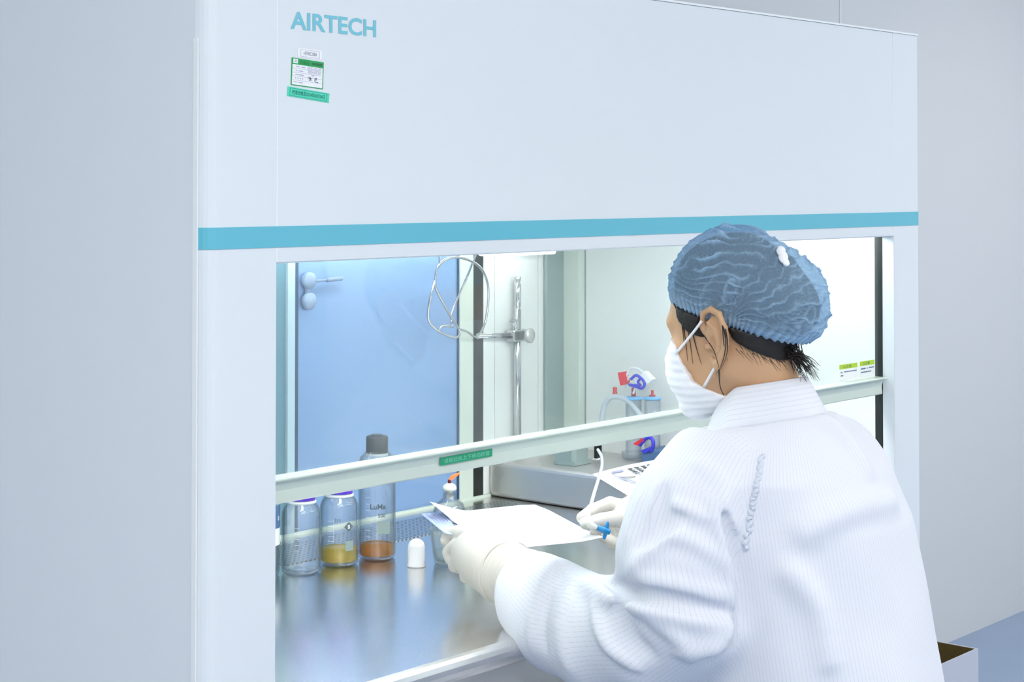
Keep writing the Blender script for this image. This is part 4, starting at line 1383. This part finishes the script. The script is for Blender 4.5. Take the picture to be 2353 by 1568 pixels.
# --- coat
slv = [(1202, 1318, 2.785, .040), (1236, 1368, 2.745, .064), (1290, 1420, 2.70, .076), (1400, 1462, 2.63, .082), (1500, 1455, 2.56, .086), (1580, 1400, 2.515, .080)]
SLV = [at(a, b, d=c) for a, b, c, r in slv]; SLR = [r for *_, r in slv]
upl = [(1580, 1400, 2.515, .080), (1555, 1280, 2.505, .082), (1585, 1170, 2.515, .078), (1635, 1085, 2.545, .064), (1690, 1045, 2.58, .045)]
UPL = [at(a, b, d=c) for a, b, c, r in upl]; UPR = [r for *_, r in upl]
WRc = at(1462, 1190, d=3.075)
SRV = [SR + [0, 0, -.005], (SR + ER) / 2 + [.01, 0, .005], ER, (ER + WRc) / 2 + [0.005, -.005, -.012], WRc]
SRR = [.074, .078, .076, .064, .040]


def armL(p):
    return smin(chain(p, SLV, SLR, .03), chain(p, UPL, UPR, .03), .045)


def armR(p):
    return smin(chain(p, SRV, SRR, .03), capsule(p, SR, C7 + [.03, 0, -.03], .066, .045), .03)


def coat_base(p):
    d = torso_sdf(p)
    d = smin(d, capsule(p, C7 + [-.03, .0, -.055], C7 + [.03, 0, -.055], .05), .04)
    d = smin(d, armL(p), .030)
    d = smin(d, armR(p), .035)
    for (a, b) in ((HIPL, KNL), (HIPR, KNR)):
        d = smin(d, capsule(p, a, b + [0, .03, 0], .10, .085), .04)
    return d


cc_ = np.array([0.828, -0.306, 1.163])   # collar centre
RIDG = [([(1318, 1350), (1345, 1343), (1380, 1362), (1441, 1388), (1533, 1411), (1680, 1440)], .010, .016), ([(1372, 1385), (1382, 1457), (1414, 1502), (1469, 1540)], .009, .016),
        ([(1634, 1138), (1643, 1190), (1668, 1273), (1688, 1400)], .008, .016), ([(1516, 1112), (1506, 1158), (1500, 1196)], .007, .014), ([(1540, 1158), (1580, 1172), (1620, 1192)], .007, .014),
        ([(1660, 1165), (1678, 1195), (1692, 1225)], .005, .016), ([(1560, 1220), (1500, 1260), (1450, 1310)], .006, .016),
        ([(1850, 1220), (1940, 1175), (2050, 1150)], .003, .045), ([(1255, 1340), (1225, 1420), (1230, 1490)], .006, .014), ([(1310, 1370), (1290, 1440), (1310, 1530)], .006, .016),
        ([(1560, 1500), (1640, 1490), (1690, 1440)], .008, .02), ([(1480, 1330), (1560, 1345), (1660, 1370)], .006, .016), ([(1600, 1065), (1650, 1110), (1665, 1160)], .006, .018),
        ([(1880, 960), (1940, 1010), (1990, 1080)], .006, .03), ([(1500, 1425), (1560, 1470), (1600, 1530)], .006, .016), ([(1820, 1320), (1880, 1400), (1905, 1520)], .003, .045),
        ([(1470, 1140), (1455, 1190), (1440, 1240)], .005, .014), ([(1540, 1230), (1600, 1250), (1670, 1300)], .006, .016)]
VALL = [([(1390, 1345), (1480, 1368), (1590, 1392), (1670, 1412)], .010, .016), ([(1662, 1180), (1678, 1240), (1700, 1320), (1705, 1410), (1680, 1470), (1610, 1530)], .008, .014),
        ([(1528, 1120), (1520, 1165), (1512, 1205)], .007, .014), ([(1420, 1400), (1440, 1460), (1490, 1505)], .009, .020), ([(1265, 1370), (1252, 1440), (1262, 1500)], .005, .014),
        ([(1560, 1190), (1510, 1220), (1465, 1260)], .006, .016), ([(1440, 1345), (1420, 1420)], .005, .014)]


def feats(lst):
    out = []
    for pts, r, k in lst:
        P3 = hits(pts, coat_base)
        P3 = [p for p in P3 if p is not None]
        if len(P3) >= 2: out.append((catmull(P3, 3), r * 1.12, k * 1.15))
    return out


RF, VF = feats(RIDG), feats(VALL)


def coat_sdf(p):
    d = coat_base(p)
    near = np.abs(d) < 0.05
    if near.any():
        s = p[near]; e_ = d[near].copy()
        for fl_, sgn in ((RF, 1), (VF, -1)):
            for P3, r, k in fl_:
                n_ = len(P3)
                rr = [r * (0.35 + 0.65 * math.sin(math.pi * (i + 0.3) / (n_ - 0.4)) ** 0.7) if 0 < i < n_ - 1 else r * .35 for i in range(n_)]
                k = k * 0.8
                mg = r + k * 1.05
                b_ = ((s > P3.min(0) - mg) & (s < P3.max(0) + mg)).all(1)
                if not b_.any(): continue
                c_ = chain(s[b_], P3, rr, .004)
                e_[b_] = smin(e_[b_], c_, k) if sgn > 0 else smax(e_[b_], -c_, k)
        wf = s @ np.array([[.8, .6, 0], [-.5, .7, .5], [.3, -.4, .85]]) * [1.0, 1.0, 0.45]
        e_ = e_ + vnoise(wf, 26, 21) * .0026 + vnoise(wf, 60, 24) * .0010 + vnoise(s * [1, 1, .5], 75, 22) * .0005
        d = d.copy(); d[near] = e_
    # neck opening, cut along the foot of the collar
    yy = p[:, 1] - cc_[1]
    zp = cc_[2] - .044 - yy * np.where(yy < 0, .20, .80)
    rr_ = np.hypot(p[:, 0] - cc_[0], yy)
    d = smax(d, np.minimum(p[:, 2] - zp, .135 - rr_), .012)
    d = smax(d, -capsule(p, wld((0, -.03, -.04)), C7 + [0, .006, .01], .056, .062), .006)
    return d


V, F = nets(coat_sdf, (0.48, -0.62, 0.44), (1.30, 0.26, 1.22), 0.0052, 5)
V = laplace(V, F, 2, 0.4)


def along(p, pts):
    """angle around the nearest bone of a limb"""
    best = np.full(len(p), 9.0); u = np.zeros(len(p))
    refd = np.array([0.3, 0.5, 0.81])
    for i in range(len(pts) - 1):
        a, b = pts[i], pts[i + 1]
        d = capsule(p, a, b, 0.0)
        ax = (b - a) / np.linalg.norm(b - a)
        e_1 = refd - ax * (refd @ ax); e_1 /= np.linalg.norm(e_1); e_2 = np.cross(ax, e_1)
        q = p - a
        uu = np.arctan2(q @ e_2, q @ e_1)
        m = d < best
        best[m] = d[m]; u[m] = uu[m]
    return u * 0.078


cx, cy, ta, tb = torso_c(V[:, 2])
ut = np.arctan2((V[:, 1] - cy) / tb, (V[:, 0] - cx) / ta) * 0.185
uf = along(V, SLV); uu_ = along(V, UPL); ur = along(V, SRV)
dt = torso_sdf(V); dl = chain(V, SLV, SLR, .02); du_ = chain(V, UPL, UPR, .02); dr = armR(V)
reg = np.argmin(np.stack([dt + .004, dl, du_, dr]), 0)
US = np.stack([ut, uf, uu_, ur])
fr_ = reg[F[:, 0]]
uc = US[fr_[:, None], F]
# keep faces that straddle the angle jump continuous
wrapw = np.array([0.185, .078, .078, .078])[fr_] * 2 * np.pi
uc = uc - np.round((uc - uc[:, :1]) / wrapw[:, None]) * wrapw[:, None]
vc = V[F][..., 2]
uvc = np.stack([uc, vc], -1)
mco = mat('coat_cloth', lin((240, 243, 250)), 0.75, spec=0.2, sss=0.0)
nt = mco.node_tree
uvn = nt.nodes.new('ShaderNodeUVMap'); uvn.uv_map = 'UVMap'
sp = nt.nodes.new('ShaderNodeSeparateXYZ')
nt.links.new(uvn.outputs[0], sp.inputs[0])
dv = nt.nodes.new('ShaderNodeMath'); dv.operation = 'DIVIDE'; dv.inputs[1].default_value = 0.0062
nt.links.new(sp.outputs['X'], dv.inputs[0])
fc = nt.nodes.new('ShaderNodeMath'); fc.operation = 'FRACT'
nt.links.new(dv.outputs[0], fc.inputs[0])
ls = nt.nodes.new('ShaderNodeMath'); ls.operation = 'LESS_THAN'; ls.inputs[1].default_value = 0.16
nt.links.new(fc.outputs[0], ls.inputs[0])
vx = nt.nodes.new('ShaderNodeMath'); vx.operation = 'MULTIPLY'; vx.inputs[1].default_value = 320
nt.links.new(sp.outputs['Y'], vx.inputs[0])
f2 = nt.nodes.new('ShaderNodeMath'); f2.operation = 'FRACT'
nt.links.new(vx.outputs[0], f2.inputs[0])
g2 = nt.nodes.new('ShaderNodeMath'); g2.operation = 'LESS_THAN'; g2.inputs[1].default_value = 0.75
nt.links.new(f2.outputs[0], g2.inputs[0])
ml = nt.nodes.new('ShaderNodeMath'); ml.operation = 'MULTIPLY'
nt.links.new(ls.outputs[0], ml.inputs[0]); nt.links.new(g2.outputs[0], ml.inputs[1])
mx = nt.nodes.new('ShaderNodeMix'); mx.data_type = 'RGBA'
mx.inputs['A'].default_value = lin((226, 229, 238)); mx.inputs['B'].default_value = lin((209, 215, 228))
nt.links.new(ml.outputs[0], mx.inputs['Factor'])
nt.links.new(mx.outputs['Result'], nt.nodes['Principled BSDF'].inputs['Base Color'])
coat = mesh('coat', V, F, mco, PER, True, uv=uvc.reshape(-1, 2))

# gathered raglan seam behind the left arm
sm_pts = catmull([(1751, 1046), (1745, 1085), (1738, 1118), (1731, 1150), (1725, 1182), (1719, 1222), (1711, 1262)], 3)
hp = [h for h in hits([(x + 3.0 * math.sin(i * 1.9), y) for i, (x, y) in enumerate(catmull(sm_pts[::2], 5))], coat_sdf) if h is not None]
sr = [.0030 + .0018 * (0.5 + 0.5 * math.sin(i * 2.6)) for i in range(len(hp))]
tube('gathered_seam', hp, sr, mco, coat, 8, sm=3)

# collar
def ringp(t, r1, r2, zoff, c, tilt):
    xx, yy = r1 * math.cos(t), r2 * math.sin(t)
    return np.array([c[0] + xx, c[1] + yy, c[2] + zoff - yy * (0.20 if yy < 0 else 0.80)])


rows_ = [(.060, .060, -.030), (.061, .062, .006), (.0635, .066, .012), (.067, .070, .0105), (.077, .080, -.010), (.090, .093, -.036), (.096, .099, -.048), (.094, .097, -.051), (.070, .072, -.030)]
NS = 72
V_, UV_ = [], []
for (r1, r2, zo) in rows_:
    for k in range(NS + 1):
        t = math.radians(90 + 4) + (2 * math.pi - math.radians(8)) * k / NS
        front = max(0.0, math.sin(t)) ** 3
        V_.append(ringp(t, r1 + .002, r2 + .003, zo - .006 * front, cc_, .52))
F_ = [(i * (NS + 1) + k, i * (NS + 1) + k + 1, (i + 1) * (NS + 1) + k + 1, (i + 1) * (NS + 1) + k) for i in range(len(rows_) - 1) for k in range(NS)]
uvl = []
for f in F_:
    for vi in f:
        i, k = divmod(vi, NS + 1)
        uvl.append((0.0035 + [0, .01, .016, .02, .038, .06, .066, .07, .095][i] * 1.0, k / NS * .5))
mesh('collar', V_, F_, mco, coat, True, uv=uvl)

# --- trousers and shoes below the bench
def trou(p):
    d = None
    for (a, b, c) in ((HIPL, KNL, ANL), (HIPR, KNR, ANR)):
        t = smin(capsule(p, a, b, .095, .075), capsule(p, b, c + [0, 0, -.03], .072, .062), .03)
        d = t if d is None else smin(d, t, .04)
    return smax(d, .07 - p[:, 2], .01)


V, F = nets(trou, (0.58, -0.60, 0.03), (1.2, 0.22, 0.75), 0.009, 4)
mesh('trousers', V, F, 'trouser', PER, True)
for c in (ANL, ANR):
    V, F = nets(lambda p: smax(smin(capsule(p, c + [0, -.03, -.08], c + [0, .135, -.09], .044, .038), capsule(p, c + [0, -.01, -.07], c + [0, 0, -.02], .046, .046), .02), 0.004 - p[:, 2], .004), c - [.08, .12, .13], c + [.08, .22, .06], 0.006, 4)
    mesh('shoe', V, F, 'trouser', PER, True)

# --- gloves
def gl(lst): return [at(x, y, d=d) for x, y, d in lst]


WLg = at(1168, 1312, d=2.805)
GL = {
    'palm': [(1150, 1308, 2.822, .036), (1116, 1288, 2.850, .041), (1090, 1272, 2.875, .038)],
    'index': [(1082, 1238, 2.905, .0160), (1056, 1226, 2.940, .0132), (1034, 1230, 2.955, .0120), (1026, 1242, 2.952, .0108)],
    'middle': [(1074, 1262, 2.892, .0165), (1048, 1258, 2.925, .0136), (1034, 1270, 2.935, .0122), (1036, 1284, 2.930, .0110)],
    'ring': [(1074, 1288, 2.872, .0160), (1054, 1290, 2.900, .0132), (1046, 1300, 2.915, .0118), (1054, 1306, 2.925, .0105)],
    'little': [(1086, 1314, 2.850, .0150), (1072, 1322, 2.875, .0120), (1070, 1326, 2.90, .0108), (1082, 1322, 2.92, .0098)],
    'thumb': [(1124, 1256, 2.880, .018), (1094, 1232, 2.920, .0145), (1068, 1224, 2.955, .0122), (1052, 1222, 2.970, .0105)],
}
GR = {
    'palm': [(1478, 1196, 3.085, .031), (1462, 1196, 3.085, .031), (1446, 1188, 3.09, .027)],
    'thumb': [(1452, 1200, 3.052, .018), (1420, 1192, 3.025, .0152), (1382, 1196, 3.010, .0125), (1346, 1204, 3.005, .0108)],
    'index': [(1448, 1172, 3.09, .015), (1402, 1158, 3.09, .0122), (1362, 1172, 3.075, .0112), (1338, 1190, 3.045, .0102)],
    'middle': [(1448, 1196, 3.10, .015), (1404, 1186, 3.105, .012), (1376, 1206, 3.10, .011), (1368, 1222, 3.08, .010)],
    'ring': [(1450, 1216, 3.09, .0145), (1412, 1222, 3.10, .012), (1392, 1236, 3.08, .0108), (1410, 1246, 3.055, .0098)],
    'little': [(1456, 1230, 3.075, .0135), (1426, 1240, 3.08, .0112), (1408, 1248, 3.06, .010), (1430, 1252, 3.04, .0092)],
}


def hand_sdf(G, cuff):
    G3 = {k: ([at(x, y, d=d) for x, y, d, r in v], [r for *_, r in v]) for k, v in G.items()}

    def f(p):
        d = chain(p, *G3['palm'], .02)
        for k in ('index', 'middle', 'ring', 'little', 'thumb'):
            P3, R3 = G3[k]
            fd = chain(p, P3, R3, .003)
            fd = smin(fd, capsule(p, P3[0], G3['palm'][0][1], R3[0] * 1.05, R3[0] * 1.2), .008)
            d = smin(d, fd, .0032)
        d = smin(d, chain(p, *cuff, .02), .022)
        return d
    return f, G3


def wr_noise(f, ax, o, cuff_a, amp=.0016):
    def g(p):
        d = f(p)
        t = (p - o) @ ax
        wv = np.sin(t / .011 * 2 * np.pi + vnoise(p, 40, 31) * 1.8) * amp
        m = np.clip((-t + cuff_a) / .03, 0, 1)
        return d - wv * m + vnoise(p, 70, 33) * .0006
    return g


cuffL = ([at(1142, 1306, d=2.825), at(1158, 1316, d=2.812), at(1200, 1326, d=2.778)], [.038, .0455, .040])
fL, GL3 = hand_sdf(GL, cuffL)
axL = (GL3['palm'][0][2] - cuffL[0][2]); axL /= np.linalg.norm(axL)
fL2 = wr_noise(fL, axL, cuffL[0][0], 0.012)
pl = np.concatenate([np.array(GL3[k][0]) for k in GL3] + [np.array(cuffL[0])])
V, F = nets(fL2, pl.min(0) - .06, pl.max(0) + .06, 0.0024, 4)
V = laplace(V, F, 1, 0.4)
g1 = mesh('glove', V, F, 'glove', PER, True)
g1['label'] = 'cream latex glove over the left hand beside the beaker'
# rolled cuff edge
axc = axL
u1 = np.cross(axc, [0, 0, 1.0]); u1 /= np.linalg.norm(u1); v1 = np.cross(axc, u1)
cc0 = at(1164, 1310, d=2.812)
ring = []
for k in range(32):
    a = 2 * math.pi * k / 32
    p = cc0 + axc * .004 * math.sin(2 * a)
    dv_ = math.cos(a) * u1 + math.sin(a) * v1
    t = .005
    for _ in range(40):
        s = fL2((p + dv_ * t)[None])[0]
        if s > -.0003: break
        t += max(-s * .8, .0005)
    ring.append(p + dv_ * (t + .0002))
tube('cuff_fold', ring, 0.0020, 'glove', g1, 8, closed=True, sm=2)

cuffR = ([at(1470, 1194, d=3.085), at(1490, 1194, d=3.08)], [.034, .036])
fR, GR3 = hand_sdf(GR, cuffR)
axR = (GR3['palm'][0][2] - cuffR[0][1]); axR /= np.linalg.norm(axR)
fR2 = wr_noise(fR, axR, GR3['palm'][0][0], 0.05, .0009)
pr = np.concatenate([np.array(GR3[k][0]) for k in GR3] + [np.array(cuffR[0])])
V, F = nets(fR2, pr.min(0) - .05, pr.max(0) + .05, 0.0022, 4)
V = laplace(V, F, 1, 0.4)
g2_ = mesh('glove', V, F, 'glove', PER, True)
g2_['label'] = 'cream latex glove over the right hand pinching the white tube'

# --- blue winged connector held in the right hand
e = empty('needle_connector', at(1388, 1218, d=2.985), 'bright blue winged needle connector with a white tip in the right hand', 'connector')
D0 = 2.985
b0, b1 = at(1372, 1208, d=D0), at(1400, 1224, d=D0)
tube('hub', [at(1370, 1212, d=D0), at(1382, 1217, d=D0), at(1392, 1220, d=D0), at(1402, 1224, d=D0)], [.0038, .005, .0065, .004], 'needle_blue', e, 14, sm=4)
w0, w1 = at(1397, 1200, d=D0), at(1388, 1239, d=D0)
tube('wing', [w0, w0 * .5 + w1 * .5, w1], [.0022, .0042, .0026], 'needle_blue', e, 12, sm=6)
tube('white_tip', [at(1334, 1206, d=2.978), at(1346, 1200, d=2.978), at(1358, 1208, d=2.978), at(1371, 1213, d=2.98)], [.0062, .0092, .0068, .0036], 'ceramic', e, 14, sm=5)

# --- stool under the person
e = empty('lab_stool', (0.88, -0.40, 0), 'round grey laboratory stool under the seated person', 'stool')
lathe('seat', [(0.0, 0.42), (0.17, 0.42), (0.185, 0.43), (0.185, 0.455), (0.175, 0.468), (0.0, 0.470)], (0.88, -0.41, 0), 'stool_grey', e, 40)
lathe('column', [(0.0, 0.05), (0.025, 0.05), (0.025, 0.42), (0.0, 0.42)], (0.88, -0.41, 0), 'chrome', e, 20)
for i in range(5):
    a = 2 * math.pi * i / 5 + 0.3
    tube('foot', [(0.88, -0.41, 0.07), (0.88 + .25 * math.cos(a), -0.41 + .25 * math.sin(a), 0.024)], [.022, .016], 'stool_grey', e, 10, sm=2)
